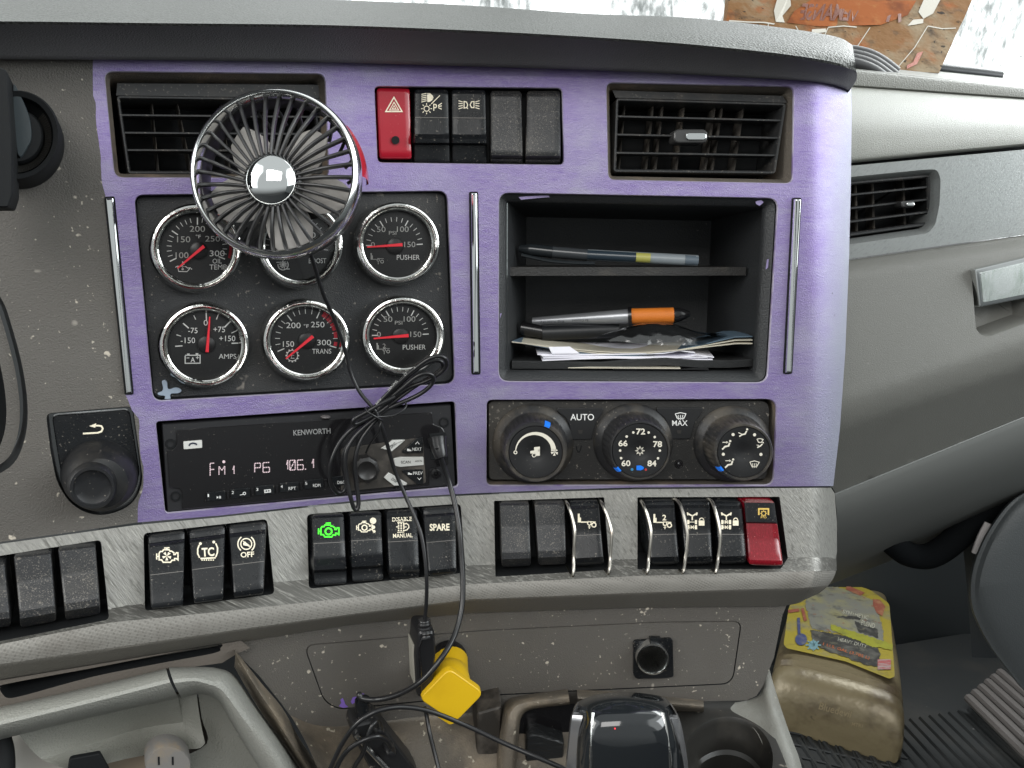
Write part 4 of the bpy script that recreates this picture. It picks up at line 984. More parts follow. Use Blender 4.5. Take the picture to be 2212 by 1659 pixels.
mb.grid([r0]+rr_, True); mb.build('knob', mat('knob_rubber', (.012, .0125, .014), .45, spec=.35, specks=[(600, .68, DUST, .5)], blotch=(40, (.04, .036, .03), .6, .52)), t)
t = thing('column_housing', 'dark rounded housing with a ribbed ring and an upright black bar at the left edge', 'column housing', S(20, 300, .03))
mb = MB(); D = Disk(36, 292, 96, 100, .035)
lathe(mb, D, [(1.06, -.05), (1.0, -.004), (.95, 0), (.84, -.001), (.80, -.006), (.62, -.009), (.58, -.004), (.55, -.003), (.001, -.003)], 56); mb.build('ring', matte, t)
mb = MB()
for i in range(46):
    a = math.radians(-40+i*4); c0, c1 = D.pol(.62, a, -.0085), D.pol(.79, a, -.0055); tt = (D.pol(.7, a+.02)-D.pol(.7, a-.02)).normalized()*.0004
    hexa(mb, [c0-tt, c1-tt, c1+tt, c0+tt, c0-tt+D.N*.0012, c1-tt+D.N*.0012, c1+tt+D.N*.0012, c0+tt+D.N*.0012])
mb.build('ribs', mat('rib_black', (.02, .019, .017), .5), t)
mb = MB(); prism(mb, M(.055), rquad([(-40, 130), (14, 150), (26, 300), (27, 420), (18, 448), (-40, 448)], 6), -.03, 0, .002, 3); mb.build('upright_bar', matte, t)
mb = MB(); prism(mb, M(.034), catmull([Vector(p+(0,)) for p in zz(z1, [(80, 540), (130, 600), (180, 720), (196, 830), (180, 900), (110, 960)])], 4) and [(p.x, p.y) for p in catmull([Vector(p+(0,)) for p in zz(z1, [(80, 540), (130, 600), (180, 720), (196, 830), (180, 900), (110, 960)])], 4, True)], -.004, 0, .0006, 1); mb.build('side_window', mat('dark_blue_grey', (.03, .04, .045), .35), t)
# ------------------------------------------------------------------ radio
t = thing('car_radio', 'black radio with a lit FM1 P6 106.1 display and silver side buttons', 'radio', S(660, 1000, 0))
rf = m3(lambda x, y: 0, -.0015)
body = rquad(zz(z6, [(218, 272), (2018, 150), (2048, 655), (252, 822)]), 3)
mb = MB(); sheet(mb, rf, inset(body, 2), (), 14); wall(mb, rf, body, [(0, -.012), (0, -.0012), (.8, -.0004), (2, 0)], 0); mb.build('chassis_front', mat('radio_frame', (.016, .016, .018), .45, specks=[(700, .7, DUST, .4)]), t)
face = zz(z6, [(308, 305), (1895, 195), (1905, 270), (1960, 290), (1985, 335), (2000, 520), (1880, 545), (1880, 655), (345, 800), (345, 700), (330, 672), (265, 665), (250, 430), (290, 425), (310, 400)])
fl = rquad(face, [2, 3, 3, 3, 3, 4, 6, 2, 2, 4, 4, 2, 2, 4, 4], 3)
mb = MB(); sheet(mb, M(-.0006), inset(fl, 1), (), 14); wall(mb, M(-.0006), fl, [(0, -.0014), (0, -.0002), (1, 0)]); mb.build('display_face', gloss, t)
lm = M(-.0005)
for x, y in ((272, 392), (1973, 258), (305, 718)):
    mb = MB(); D = Disk(*z6(x, y), 7.5, 7.5, -.0011); lathe(mb, D, [(1.5, 0), (1.35, .0006), (1.05, .0006), (1, 0), (.98, -.0006), (.001, -.0007)], 20); mb.build('screw_well', matte, t)
ink = Ink(lm, z6, .0003); ink.text('KENWORTH', 1150, 316, 232, 34, -3.3, .015); ink.build('badge', mat('badge_silver', (.5, .5, .5), .3, metal=.6), t)
ink = Ink(lm, z6, .0003)
def seg14(k, ch, x, y, w_, h_, sh=0.0, wd=6):
    A = {'tl': (0, 0), 'tr': (1, 0), 'ml': (0, .5), 'mr': (1, .5), 'bl': (0, 1), 'br': (1, 1), 'tc': (.5, 0), 'mc': (.5, .5), 'bc': (.5, 1)}
    L = {'F': ['tl-tr', 'tl-ml', 'ml-bl', 'ml-mr'], 'M': ['bl-ml', 'ml-tl', 'tl-mc', 'mc-tr', 'tr-mr', 'mr-br'], '1': ['tr-mr', 'mr-br', 'tr-mc'], 'P': ['bl-ml', 'ml-tl', 'tl-tr', 'tr-mr', 'mr-ml'],
         '6': ['tr-tl', 'tl-ml', 'ml-bl', 'bl-br', 'br-mr', 'mr-ml'], '0': ['tl-tr', 'tr-mr', 'mr-br', 'br-bl', 'bl-ml', 'ml-tl', 'tr-bl']}[ch]
    for e in L:
        a, b = (A[i] for i in e.split('-')); a = (x+a[0]*w_, y+a[1]*h_-a[0]*2); b = (x+b[0]*w_, y+b[1]*h_-b[0]*2)
        n = 3
        for i in range(n):
            p = [(a[j]+(b[j]-a[j])*(i+.12)/n) for j in (0, 1)]; q = [(a[j]+(b[j]-a[j])*(i+.88)/n) for j in (0, 1)]; k.line([p, q], wd)
for ch, x, y, w_, h_ in (('F', 517, 512, 26, 78), ('M', 572, 530, 36, 54), ('1', 650, 528, 16, 52), ('P', 794, 512, 36, 56), ('6', 846, 508, 40, 60), ('1', 984, 492, 16, 60), ('0', 1012, 494, 34, 60), ('6', 1060, 492, 36, 60), ('1', 1140, 486, 20, 56)): seg14(ink, ch, x, y, w_, h_)
ink.disc(602, 502, 9); ink.disc(1110, 548, 4); ink.build('display_segments', lcd, t)
def rbtn(name, poly, z1_, m_, r=3, mm=plast):
    mb = MB(); prism(mb, M(-.0006), rquad(zz(z6, poly), r, 3), -.0005, z1_, .0004, .9); return mb.build(name, m_, t)
b = rbtn('phone_button', [(350, 376), (466, 366), (468, 414), (352, 424)], .0012, silverb, 2)
ink = Ink(M(.0007), z6, .0002); ink.line([(386, 404), (392, 392), (410, 386), (428, 390), (434, 398)], 9); ink.build('phone_icon', mat('ink_navy', (.01, .015, .04), .4), b)
labs = [('1', ''), ('2', ''), ('3', ''), ('4', 'RPT'), ('5', 'RDM'), ('6', 'DISC')]
for i, (a, bt) in enumerate(labs):
    x0 = 492+i*152; yo = -24*i*.78; y0 = 690+yo
    b = rbtn('preset_button', [(x0, y0), (x0+118, y0-10), (x0+120, y0+46), (x0+2, y0+56)], .0012, plast, 2)
    ink = Ink(M(.0007), z6, .0002); ink.text(a, x0+14, y0+22, 9 if a == '1' else 14, 18)
    if bt: ink.text(bt, x0+80, y0+34, 46, 19, -3)
    elif a == '1': ink.poly([(x0+66, y0+26), (x0+66, y0+42), (x0+78, y0+34)]); ink.rect(x0+81, y0+25, x0+85, y0+41); ink.rect(x0+88, y0+25, x0+92, y0+41)
    elif a == '2': ink.arc(x0+86, y0+28, 8, 4, n=12); ink.line([(x0+80, y0+34), (x0+58, y0+38)], 4)
    else: ink.line([(x0+58, y0+26), (x0+96, y0+22), (x0+98, y0+38), (x0+60, y0+42)], 4, True); ink.arc(x0+72, y0+32, 7, 3, n=10); ink.arc(x0+86, y0+31, 7, 3, n=10)
    ink.build('button_print', white, b)
    if i < 5: rbtn('divider_key', [(x0+126, y0-4), (x0+144, y0-6), (x0+146, y0+44), (x0+128, y0+46)], .0008, gloss, 1)
well = [(1330, 420), (1840, 350), (1860, 635), (1330, 690)]
mb = MB(); prism(mb, M(-.0006), rquad(zz(z6, well), 6), -.0004, .0003, .0001, .5); mb.build('control_well', brownblk, t)
def b13(name, poly, z_, m_, r=1.5):
    mb = MB(); prism(mb, M(-.0003), rquad(zz(z13, poly), r, 3), -.0005, z_, .0005, 1.0); return mb.build(name, m_, t)
b = b13('src_button', [(570, 885), (680, 810), (792, 808), (668, 912), (640, 900)], .0018, silverb); k = Ink(M(.0015), z13, .0003); k.text('SRC', 686, 860, 62, 26, -40); k.build('button_print', matte, b)
b = b13('scan_button', [(686, 975), (745, 962), (958, 962), (960, 1034), (745, 1052), (700, 1042)], .0018, silverb); k = Ink(M(.0015), z13, .0003); k.text('SCAN', 800, 1012, 86, 26, -2); k.text('ASCN', 916, 1002, 62, 18, -2); k.build('button_print', matte, b)
b = b13('disp_button', [(596, 1148), (640, 1100), (812, 1200), (800, 1216), (690, 1222)], .0018, silverb); k = Ink(M(.0015), z13, .0003); k.text('DISP', 700, 1178, 60, 24, 34); k.build('button_print', matte, b)
b = b13('next_button', [(760, 912), (900, 790), (952, 785), (955, 925), (775, 930)], .0014, plast); k = Ink(M(.0011), z13, .0003); k.line([(888, 850), (906, 828), (924, 850)], 5); k.text('NEXT', 902, 894, 84, 28); k.poly([(812, 890), (826, 890), (830, 896), (850, 902), (850, 912), (812, 912)]); k.build('button_print', white, b)
b = b13('prev_button', [(766, 1080), (955, 1076), (958, 1206), (900, 1208), (766, 1100)], .0014, plast); k = Ink(M(.0011), z13, .0003); k.line([(906, 1152), (924, 1172), (942, 1152)], 5); k.text('PREV', 910, 1112, 86, 28, -2); k.poly([(820, 1106), (834, 1106), (838, 1112), (858, 1116), (858, 1126), (820, 1126)]); k.build('button_print', white, b)
D = Disk(*z13(448, 1090), 28, 28, .008)
mb = MB(); n = 72; rows = []
for r, z, md in ((1.0, -.008, 1), (1.0, -.002, 1), (.95, -.0006, 1), (.80, 0, 0), (.72, .0002, 0), (.6, -.0006, 0), (.001, -.0010, 0)):
    rows.append([D.pol(r*(1+(.09*max(0, math.cos(9*2*math.pi*k/n))**3 if md else 0)), 2*math.pi*k/n, z) for k in range(n)])
mb.grid(rows, True); mb.build('volume_knob', mat('volume_knob_plastic', (.018, .017, .017), .35, blotch=(60, (.05, .04, .03), .5, .55)), t)
mb = MB(); prism(mb, M(-.0006), rquad(zz(z13, [(1015, 755), (1165, 742), (1178, 985), (1030, 990)]), 2), -.001, .0004, .0002, .6); mb.build('usb_port', matte, t)
D = Disk(*z13(1073, 1117), 10.5, 10.5, 0); mb = MB(); lathe(mb, D, [(1.0, -.001), (1.0, .0008), (.85, .001), (.5, .001), (.42, -.0005), (.001, -.004)], 24); mb.build('aux_jack', gloss, t)
mb = MB(); D = Disk(*z6(1238, 226), 11, 4.5, -.0002); lathe(mb, D, [(1, -.001), (.8, .001), (.4, .0018), (.001, .002)], 20); mb.build('eject_nub', mat('smoky_nub', (.12, .11, .11), .15), t)
# ------------------------------------------------------------------ climate panel
t = thing('climate_panel', 'dusty black climate control panel with three round dials, AUTO and MAX buttons', 'climate control', S(1360, 955, 0))
hm = m3(lambda x, y: 0, -.0045)
cpl = rquad(zz(z8, [(120, 132), (1885, 130), (1868, 628), (122, 630)]), [14, 24, 18, 12])
mb = MB(); sheet(mb, hm, inset(cpl, 1.5), (), 14); wall(mb, hm, cpl, [(0, -.006), (0, -.0008), (1.5, 0)])
cplast = mat('climate_plastic', (.020, .019, .018), .5, bump=[(1400, .0003)], specks=[(500, .66, DUST, .55), (160, .72, DUST, .5)], blotch=(24, (.05, .044, .036), .75, .52))
mb.build('panel_plate', cplast, t)
for poly, tx in (([(548, 176), (838, 176), (836, 200), (790, 265), (762, 372), (636, 374), (622, 280), (600, 235), (550, 200)], 'AUTO'), ([(1168, 172), (1460, 172), (1456, 200), (1410, 265), (1382, 368), (1255, 370), (1240, 280), (1218, 235), (1172, 200)], 'MAX')):
    mb = MB(); prism(mb, hm, rquad(zz(z8, poly), [3, 3, 3, 6, 3, 3, 6, 6, 3], 3), -.001, .0014, .0006, 1.4); b = mb.build(tx.lower()+'_button', mat('climate_button', (.014, .014, .015), .38, specks=[(500, .7, DUST, .45)]), t)
    k = Ink(m3(lambda x, y: 0, -.003), z8, .0002)
    if tx == 'AUTO': k.text('AUTO', 703, 231, 148, 40, 0, .006)
    else:
        k.text('MAX', 1314, 268, 96, 34, 0, .004); k.line([(1285, 210), (1318, 203), (1352, 210), (1340, 238), (1318, 242), (1298, 238), (1285, 210)], 5)
        for dx in (-14, 0, 14): k.line([(1318+dx, 248), (1322+dx, 236), (1316+dx, 228), (1320+dx, 218)], 4)
    k.build('button_print', white, b)
    k = Ink(m3(lambda x, y: 0, -.003), z8, .0002); cx0 = 692 if tx == 'AUTO' else 1310; k.poly([(cx0-16, 312), (cx0+16, 312), (cx0+10, 334), (cx0-10, 334)]); k.build('status_lamp', mat('lamp_off', (.035, .032, .03), .3), b)
mb = MB(); D = Disk(*z8(1300, 518), 7.5, 7.5, -.0045); lathe(mb, D, [(1.3, 0), (1.2, .0003), (1.0, -.0002), (.9, .0004), (.5, .0012), (.001, .0014)], 20); mb.build('sensor_dot', gloss, t)
k = Ink(m3(lambda x, y: 0, -.0044), z8, .0002); k.line([(668, 415), (672, 440), (682, 455)], 7); k.line([(700, 412), (694, 440), (684, 458)], 7); k.build('vent_mark', matte, t)
knobm = mat('dial_knob_plastic', (.020, .020, .021), .45, specks=[(500, .68, DUST, .45)], blotch=(40, (.085, .074, .06), .85, .46))
facem = mat('dial_knob_face', (.012, .012, .013), .4, specks=[(800, .7, DUST, .35)])
def dial(label, cx, cy, r, ri, mark, draw, tick):
    px, py = z8(cx, cy); R = r*.3472; D = Disk(px, py, R, R*.975, .0165)
    n = 144; rows = []
    for q, z, md in ((1.36, -.0205, 0), (1.30, -.0185, 0), (1.14, -.0165, 0), (1.12, -.0160, 0), (1.10, -.0150, 1), (1.03, -.0035, 1), (1.0, -.0012, 0), (.96, 0, 0), (ri/r+.025, 0, 0), (ri/r+.01, -.0008, 0)):
        rows.append([D.pol(q-(.035 if md and (k % 4) == 0 else 0), 2*math.pi*k/n, z) for k in range(n)])
    mb = MB(); mb.grid(rows, True); kn = mb.build('climate_dial', knobm, t); kn['label'] = label
    mb = MB(); lathe(mb, D, [(ri/r+.01, -.0008), (ri/r-.01, -.0003), (.35, -.0003), (.30, -.0007), (.001, -.0012)], 48); mb.build('dial_face', facem, kn)
    fm = lambda x, y, z=0.0: D((x-px)/R, (y-py)/(R*.975), z)
    k = Ink(fm, z8, .0001); draw(k); k.build('dial_print', [cream if False else mat('ink_offwhite', (.74, .70, .60), .5), mat('ink_blue_dot', (.05, .2, .35), .4), mat('ink_red_dot', (.4, .04, .04), .4)], kn)
    mb = MB(); x, y = mark; a = math.atan2(y-cy, x-cx); w_ = .095
    rws = [[D.pol(q, a-w_+2*w_*j/4, z+.0004) for j in range(5)] for q, z in ((1.05, -.0042), (1.0, -.0012), (.96, .0), (.90, .0))]
    mb.grid(rws); mb.build('blue_mark', blue, kn)
    return kn
def f1(k):
    a0, a1 = 205, 358; n = 30; o = []; i_ = []
    for j in range(n+1):
        a = math.radians(a0-20+(a1-a0+20)*j/n); wv = 3+13*j/n; o.append((410+128*math.cos(a), 440+122*math.sin(a))); i_.append((410+(128-2*wv)*math.cos(a), 440+(122-2*wv)*math.sin(a)))
    for j in range(n): k.poly([o[j], o[j+1], i_[j+1], i_[j]])
    k.arc(284, 444, 9, 6, n=16)
    for a in range(0, 360, 72):
        r1 = math.radians(a); r2 = math.radians(a+42); k.poly([(527, 443), (527+22*math.cos(r1), 443+22*math.sin(r1)), (527+24*math.cos(r2), 443+24*math.sin(r2))])
    k.poly([(400, 412), (436, 408), (436, 464), (412, 466), (400, 445)]); k.poly([(376, 436), (400, 432), (400, 450), (376, 452)]); k.arc(399, 462, 11, 5, n=14); k.rect(425, 425, 434, 440)
def f2(k):
    for s_, x, y in (('72', 1063, 315), ('66', 953, 388), ('78', 1168, 393), ('60', 971, 512), ('84', 1133, 513)): k.text(s_, x, y, 56, 38, 0, .025)
    for x, y in ((1017, 321), (1112, 321), (976, 346), (1150, 349), (935, 433), (1182, 433), (941, 480), (1171, 481)): k.disc(x, y, 8, 12)
    for a in range(0, 360, 45):
        r1 = math.radians(a); c_, s_ = math.cos(r1), math.sin(r1); k.line([(1058+10*c_, 434+10*s_), (1058+29*c_, 434+29*s_)], 4); k.line([(1058+20*c_-6*s_, 434+20*s_+6*c_), (1058+14*c_, 434+14*s_), (1058+20*c_+6*s_, 434+20*s_-6*c_)], 3)
    k.mi = 1; k.disc(1009, 551, 9, 12); k.mi = 2; k.disc(1095, 552, 8, 12); k.mi = 0
def man(k, x, y, arrow=True):
    k.disc(x+26, y-22, 7, 10); k.line([(x+22, y-12), (x+16, y+8), (x-6, y+12), (x-24, y+30)], 10)
    if arrow: k.line([(x-22, y-14), (x+6, y-14)], 5); k.poly([(x+2, y-22), (x+14, y-14), (x+2, y-6)])
def f3(k):
    for x, y in ((1638, 334), (1771, 335), (1577, 456), (1811, 457)): k.disc(x, y, 10, 12)
    k.disc(1725, 302, 7, 10); k.line([(1722, 312), (1712, 330), (1694, 334), (1676, 346)], 9); k.line([(1670, 322), (1690, 330)], 5)
    man(k, 1594, 396); man(k, 1612, 510)
    k.line([(1742, 504), (1771, 497), (1801, 506), (1784, 534), (1756, 534), (1742, 504)], 5)
    for dx in (-12, 0, 12): k.line([(1770+dx, 540), (1773+dx, 526), (1768+dx, 512)], 4)
    k.line([(1786, 362), (1805, 358), (1824, 364), (1814, 382), (1796, 382), (1786, 362)], 5); k.disc(1824, 384, 5, 8); k.line([(1820, 392), (1808, 404), (1788, 414)], 8); k.line([(1784, 398), (1800, 402)], 4)
dial('left fan speed dial with a truck symbol', 410, 445, 194, 166, (484, 267), f1, None)
kn = dial('middle temperature dial numbered 60 to 84', 1060, 435, 190, 172, (913, 563), f2, None)
px, py = z8(1060, 435); D = Disk(px, py, 190*.3472, 190*.3472*.975, .0165)
fm = lambda x, y, z=0.0: D((x-px)/(190*.3472), (y-py)/(190*.3472*.975), z)
k = Ink(fm, z8, .0003); k.poly([(1036, 526), (1064, 525), (1074, 532), (1082, 536), (1080, 548), (1062, 556), (1036, 554)]); k.build('blue_mark', blue, kn)
dial('right air direction dial with seated figure symbols', 1705, 445, 186, 162, (1552, 557), f3, None)
# ------------------------------------------------------------------ clip-on fan
t = thing('clip_fan', 'small round clip-on fan with chrome rim and hub in front of the left vent', 'fan', S(596, 375, .03))
FH = .058; DF = Disk(593, 373, 184, 184, FH)
def square_on(D):      # the fan head is turned straight to the driver
    k = (D.P-CAM).dot(FWD)/FPX; D.U = Vector((1, 0, 0))*D.c[2]*k; D.V = -UP*D.c[3]*k; D.N = -FWD
    return D
square_on(DF)
mb = MB(); lathe(mb, DF, [(.905, -.003), (.91, .0004), (.925, .0022), (.945, .0029), (.97, .0022), (.995, 0), (1.008, -.003), (1.0, -.0055), (.985, -.006)], 96); mb.build('chrome_rim', satin, t)
fanblk = mat('fan_black_plastic', (.022, .022, .023), .35)
mb = MB(); lathe(mb, DF, [(.985, -.004), (.97, -.012), (.94, -.018)], 72); lathe(mb, DF, [(.955, -.003), (.90, -.0035), (.885, -.0055), (.93, -.018)], 72); mb.build('shroud', fanblk, t)
hub = (-.005, .115)
for i in range(36):
    a = 2*math.pi*i/36+.04; mb = MB(); p = DF(.915*math.cos(a), .915*math.sin(a), -.0018); q = DF(hub[0]+.27*math.cos(a-.10), hub[1]+.27*math.sin(a-.10), .0035)
    mid = (p+q)/2+DF.N*.0022; P = catmull([p, mid, q], 4); rows = []
    tg = (q-p).normalized(); sd = tg.cross(DF.N).normalized()
    for j, pp in enumerate(P):
        wd = .00062+.0002*(1-j/(len(P)-1)); rows.append([pp-sd*wd-DF.N*.0022, pp-sd*wd, pp-sd*wd*.4+DF.N*.0004, pp+sd*wd*.4+DF.N*.0004, pp+sd*wd, pp+sd*wd-DF.N*.0022])
    mb.grid(rows, True, 0, cap=True); mb.build('grille_spoke', fanblk, t)
mb = MB(); DH = square_on(Disk(590, 386, 55, 55, FH+.0035)); DH.P = DF(hub[0], hub[1], .0035); lathe(mb, DH, [(1.08, -.004), (1.06, -.0005)]+[(math.sin(a_*math.pi/2/14)*1.03, .0002+.0066*math.cos(a_*math.pi/2/14)) for a_ in range(14, -1, -1)], 96); mb.build('hub_cap', chrome, t)
mb = MB(); lathe(mb, DH, [(1.14, -.006), (1.14, -.001), (1.06, .0001)], 48); mb.build('hub_collar', fanblk, t)
for i, (bx, by) in enumerate(((1500, 880), (1905, 830), (2030, 1170), (1765, 1400), (1420, 1200))):
    x, y = z1(bx, by); a = math.atan2((y-388)/182, (x-590)/181); mb = MB(); rows = []
    for j in range(9):
        r = .22+.60*j/8; ww = .12+.31*math.sin(math.pi*min(1, (j+1.2)/10.5)); ww = ww if j < 8 else .22
        rows.append([DF(hub[0]+r*math.cos(a+s_*ww/max(r, .3)*.62), hub[1]+r*math.sin(a+s_*ww/max(r, .3)*.62), -.0095+s_*.0032) for s_ in (-1, -.5, 0, .5, 1)])
    mb.grid(rows); mb.grid([[p-DF.N*.0009 for p in r] for r in rows]); mb.build('fan_blade', blade, t)
mb = MB(); lathe(mb, DF, [(.28, -.003), (.28, -.022), (.22, -.024), (.001, -.024)], 40, c=hub); mb.build('motor', mat('motor_grey', (.10, .095, .09), .5), t)
for i in range(24):   # rear cage ribs
    a = 2*math.pi*(i+.5)/24; mb = MB(); tube(mb, [DF(.93*math.cos(a), .93*math.sin(a), -.018), DF(.84*math.cos(a+.05), .84*math.sin(a+.05), -.020), DF(.74*math.cos(a+.1), .74*math.sin(a+.1), -.022)], .0009, 6, smooth=3); mb.build('rear_rib', fanblk, t)
mb = MB(); lathe(mb, DF, [(1.0, -.006), (1.022, -.009), (1.028, -.014), (1.01, -.020), (.97, -.022)], 24, a0=math.radians(-38), a1=math.radians(0)); mb.build('red_grip', redp, t)
mb = MB(); tube(mb, [DF(.25, .25, -.024), DF(.22, .12, -.036), DF(.18, 0, -.052)], .007, 12, smooth=4); mb.build('clip_arm', fanblk, t)
# ------------------------------------------------------------------ cubby contents
c0 = S(1098, 577, -.018)   # shelf top reference height
def shelfpt(px, py, d): # on the shelf: point seen at px,py at depth d behind the face
    return S(px, py, -.018-d)
t = thing('gel_pen', 'clear plastic gel pen with dark ink and a yellow plug lying on the cubby shelf', 'pen', S(1300, 555, -.035))
pa, pb = S(*z7(1100-292, 480), -.038), S(*z7(1495, 516), -.030); pc = S(*z7(590, 462), -.039)
def rod(name, a, b, r, m_, par=None, rf=None, seg=14):
    mb = MB(); tube(mb, [a, a+(b-a)*.25, a+(b-a)*.5, a+(b-a)*.75, b], r*.84, seg, smooth=3, rf=(lambda u: rf(u)*.84) if rf else None); return mb.build(name, m_, par)
rod('barrel', pa, pb, .0044, mat('frosted_pen', (.24, .27, .29), .3), t)
rod('ink_tube', pa+(pb-pa)*.0-N(pa)*-.0007, pa+(pb-pa)*.44-N(pa)*-.0007, .0040, mat('ink_dark', (.03, .045, .06), .2), t)
rod('ink_plug', pa+(pb-pa)*.44-N(pa)*-.0009, pa+(pb-pa)*.57-N(pa)*-.0009, .0040, mat('ink_plug_yellow', (.42, .40, .10), .4), t)
rod('end_plug', pa+(pb-pa)*.88-N(pa)*-.0009, pb-N(pa)*-.0005, .0040, mat('smoky_end', (.12, .15, .18), .2), t)
rod('grip', pc, pa, .0046, mat('dark_clear_grip', (.05, .055, .06), .15), t)
capm = mat('dark_clear_cap', (.02, .024, .027), .12)
rod('cap', S(*z7(385, 440), -.041), pc, .0046, capm, t, rf=lambda u: .0026+.0022*min(1, u*3))
mb = MB(); tube(mb, [S(*z7(400, 480), -.033), S(*z7(560, 515), -.031), S(*z7(700, 528), -.030), S(*z7(855, 532), -.030)], .0012, 8); mb.build('pocket_clip', capm, t)
t = thing('ballpoint_pen', 'silver ballpoint pen with an orange grip lying in the lower cubby', 'pen', S(1300, 690, -.04))
a, b_, c_, d_ = (S(*z7(470, 895), -.060), S(*z7(1078, 862), -.044), S(*z7(1345, 856), -.040), S(*z7(1450, 845), -.039))
pbar = rod('barrel', a, b_, .0050, mat('pen_silver', (.40, .41, .43), .3, metal=.6), t, rf=lambda u: .0034+.0028*u)
rod('grip', b_, c_, .0064, mat('orange_rubber', (.72, .20, .02), .5, bump=[(1500, .0003)], blotch=(90, (.45, .10, .01), .5, .55)), t)
rod('tip', c_, d_, .005, mat('black_tip', (.012, .012, .013), .15), t, rf=lambda u: .0062-.0045*u*u)
mb = MB(); tube(mb, [b_-(b_-a)*.02, b_+(b_-a)*.015], .0067, 16, smooth=0); mb.build('grip_collar', gloss, t)
k = Ink(lambda x, y, z=0: S(x, y, -.0465+(x-1268)/183*.012+.0022), z7, .0); k.text('Be Counted', 765, 888, 100, 13, 178.5); k.text('Big Clarity', 590, 896, 150, 15, 178); k.build('lettering', mat('ink_dark_print', (.02, .02, .025), .5), pbar)
t = thing('marker_pen', 'black marker lying under the orange pen, half hidden by the plastic bag', 'marker', S(1180, 720, -.05))
rod('barrel', S(*z7(525, 965), -.048), S(*z7(1000, 948), -.050), .0062, mat('marker_black', (.014, .015, .017), .35), t)
rod('cap', S(*z7(395, 935), -.050), S(*z7(560, 963), -.0485), .0056, gloss, t)
# rubber liner, card, papers, bag
mb = MB()
fl_ = [S(*z7(340, 1140), -.016), S(*z7(600, 1142), -.016), S(*z7(900, 1146), -.015), S(*z7(1100, 1128), -.015), S(*z7(1300, 1120), -.015), S(*z7(1500, 1134), -.016), S(*z7(1700, 1136), -.017), S(*z7(1848, 1126), -.018)]
dn_ = [p+Vector((0, 0, -.0050)) for p in fl_]; bk_ = [p+Vector((0, .068, -.002)) for p in fl_]
mb.grid([[p+Vector((0, .068, -.006)) for p in fl_], bk_, fl_, [p+Vector((0, -.0006, -.0006)) for p in fl_], dn_]); tag(mb.build('rubber_liner', mat('liner_rubber', (.022, .023, .024), .55, bump=[(900, .0003)])), 'black rubber liner buckled up at the cubby floor', 'liner')
mb = MB()
def strip3(top, th, dz=0): return [p+Vector((0, 0, -th)) for p in top]
def slab(name, quad, th, m_, n=8, sag=None, par=None, mb=None):
    """thin sheet from 4 px corners with heights, front edge first: FL, FR, BR, BL"""
    P = [S(*z7(x, y), h) for x, y, h in quad]; rows = []
    for j in range(5):
        v = j/4; r = []
        for i in range(n+1):
            u = i/n; p = (P[0]*(1-u)+P[1]*u)*(1-v)+(P[3]*(1-u)+P[2]*u)*v
            if sag: p = p+Vector((0, 0, sag(u, v)))
            r.append(p)
        rows.append(r)
    q = mb or MB(); q.grid([[p+Vector((0, 0, -th)) for p in rows[-1]]]+rows[::-1]+[[p+Vector((0, 0, -th)) for p in rows[0]]]+[[p+Vector((0, 0, -th)) for p in rows[-1]]])
    return q.build(name, m_, par) if mb is None else q
t = thing('folded_papers', 'stack of folded white papers on the cubby floor', 'papers', S(1320, 770, -.03))
for i, (x0, y0, x1, y1) in enumerate(((530, 1134, 1372, 1118), (536, 1124, 1590, 1124), (528, 1112, 1560, 1106), (520, 1102, 1598, 1112), (500, 1090, 1480, 1090))):
    slab('paper_sheet', [(x0, y0, -.015-.0004*i), (x1, y1, -.017), (x1-60, 1040+0*i, -.055), (480-2*i, 1030-6*i, -.060)], .0007, paper, 10, lambda u, v, i=i: .0008*math.sin(3*u+i)+.0016*(i > 2)*math.sin(math.pi*max(0, (u-.8)/.2)), t)
t = thing('booklet', 'cream edged dark booklet curling up at its right end on top of the papers', 'booklet', S(1400, 750, -.03))
for i in range(3):
    slab('page', [(340, 1015+i*2, -.019), (1838, 985+i*22, -.016+.0008*i), (1750, 950+i*14, -.050), (420, 985, -.062)], .0006, cardm if i else bluecard, 14, lambda u, v, i=i: -.0088*math.sin(math.pi*min(1, u*1.08))*(1-.25*i)-.0022*math.sin(math.pi*u)**2, t)
slab('receipt', [(570, 1052, -.0165), (700, 1050, -.0165), (760, 1090, -.0155), (590, 1092, -.0155)], .0004, paper, 4, None, t)
mb = MB(); rows = []
ctl = [[(860, 1000, -.016), (985, 985, -.0155), (1180, 1000, -.0150), (1400, 1008, -.0150), (1560, 1000, -.016), (1700, 1000, -.018)],
       [(880, 985, -.022), (1000, 960, -.020), (1190, 955, -.020), (1390, 960, -.020), (1560, 985, -.022), (1690, 990, -.024)],
       [(960, 960, -.030), (1060, 925, -.030), (1190, 903, -.030), (1340, 905, -.030), (1500, 950, -.030), (1650, 975, -.030)],
       [(1000, 960, -.044), (1080, 935, -.044), (1200, 915, -.044), (1340, 925, -.044), (1480, 960, -.044), (1600, 985, -.044)]]
ctl = [[(x, y+14*noise.noise(Vector((x*.02, j*2.3, 1)))+(35 if j == 0 else 0), h) for x, y, h in r] for j, r in enumerate(ctl)]
R = [catmull([S(*z7(x, y), h) for x, y, h in r], 6) for r in ctl]; cl = list(zip(*R)); cl = [catmull(c, 5) for c in cl]; mb.grid([list(r) for r in zip(*cl)])
tag(mb.build('plastic_bag', bagm), 'crumpled clear plastic bag lying on the booklet in the cubby', 'plastic bag')
slab('card_slip', [(690, 1180, -.0105), (1390, 1184, -.0105), (1380, 1172, -.02), (960, 1168, -.02)], .0005, cardm, 6).name = 'card_slip'
tag(bpy.data.objects['card_slip'], 'pale card slip poking out under the rubber liner', 'card')
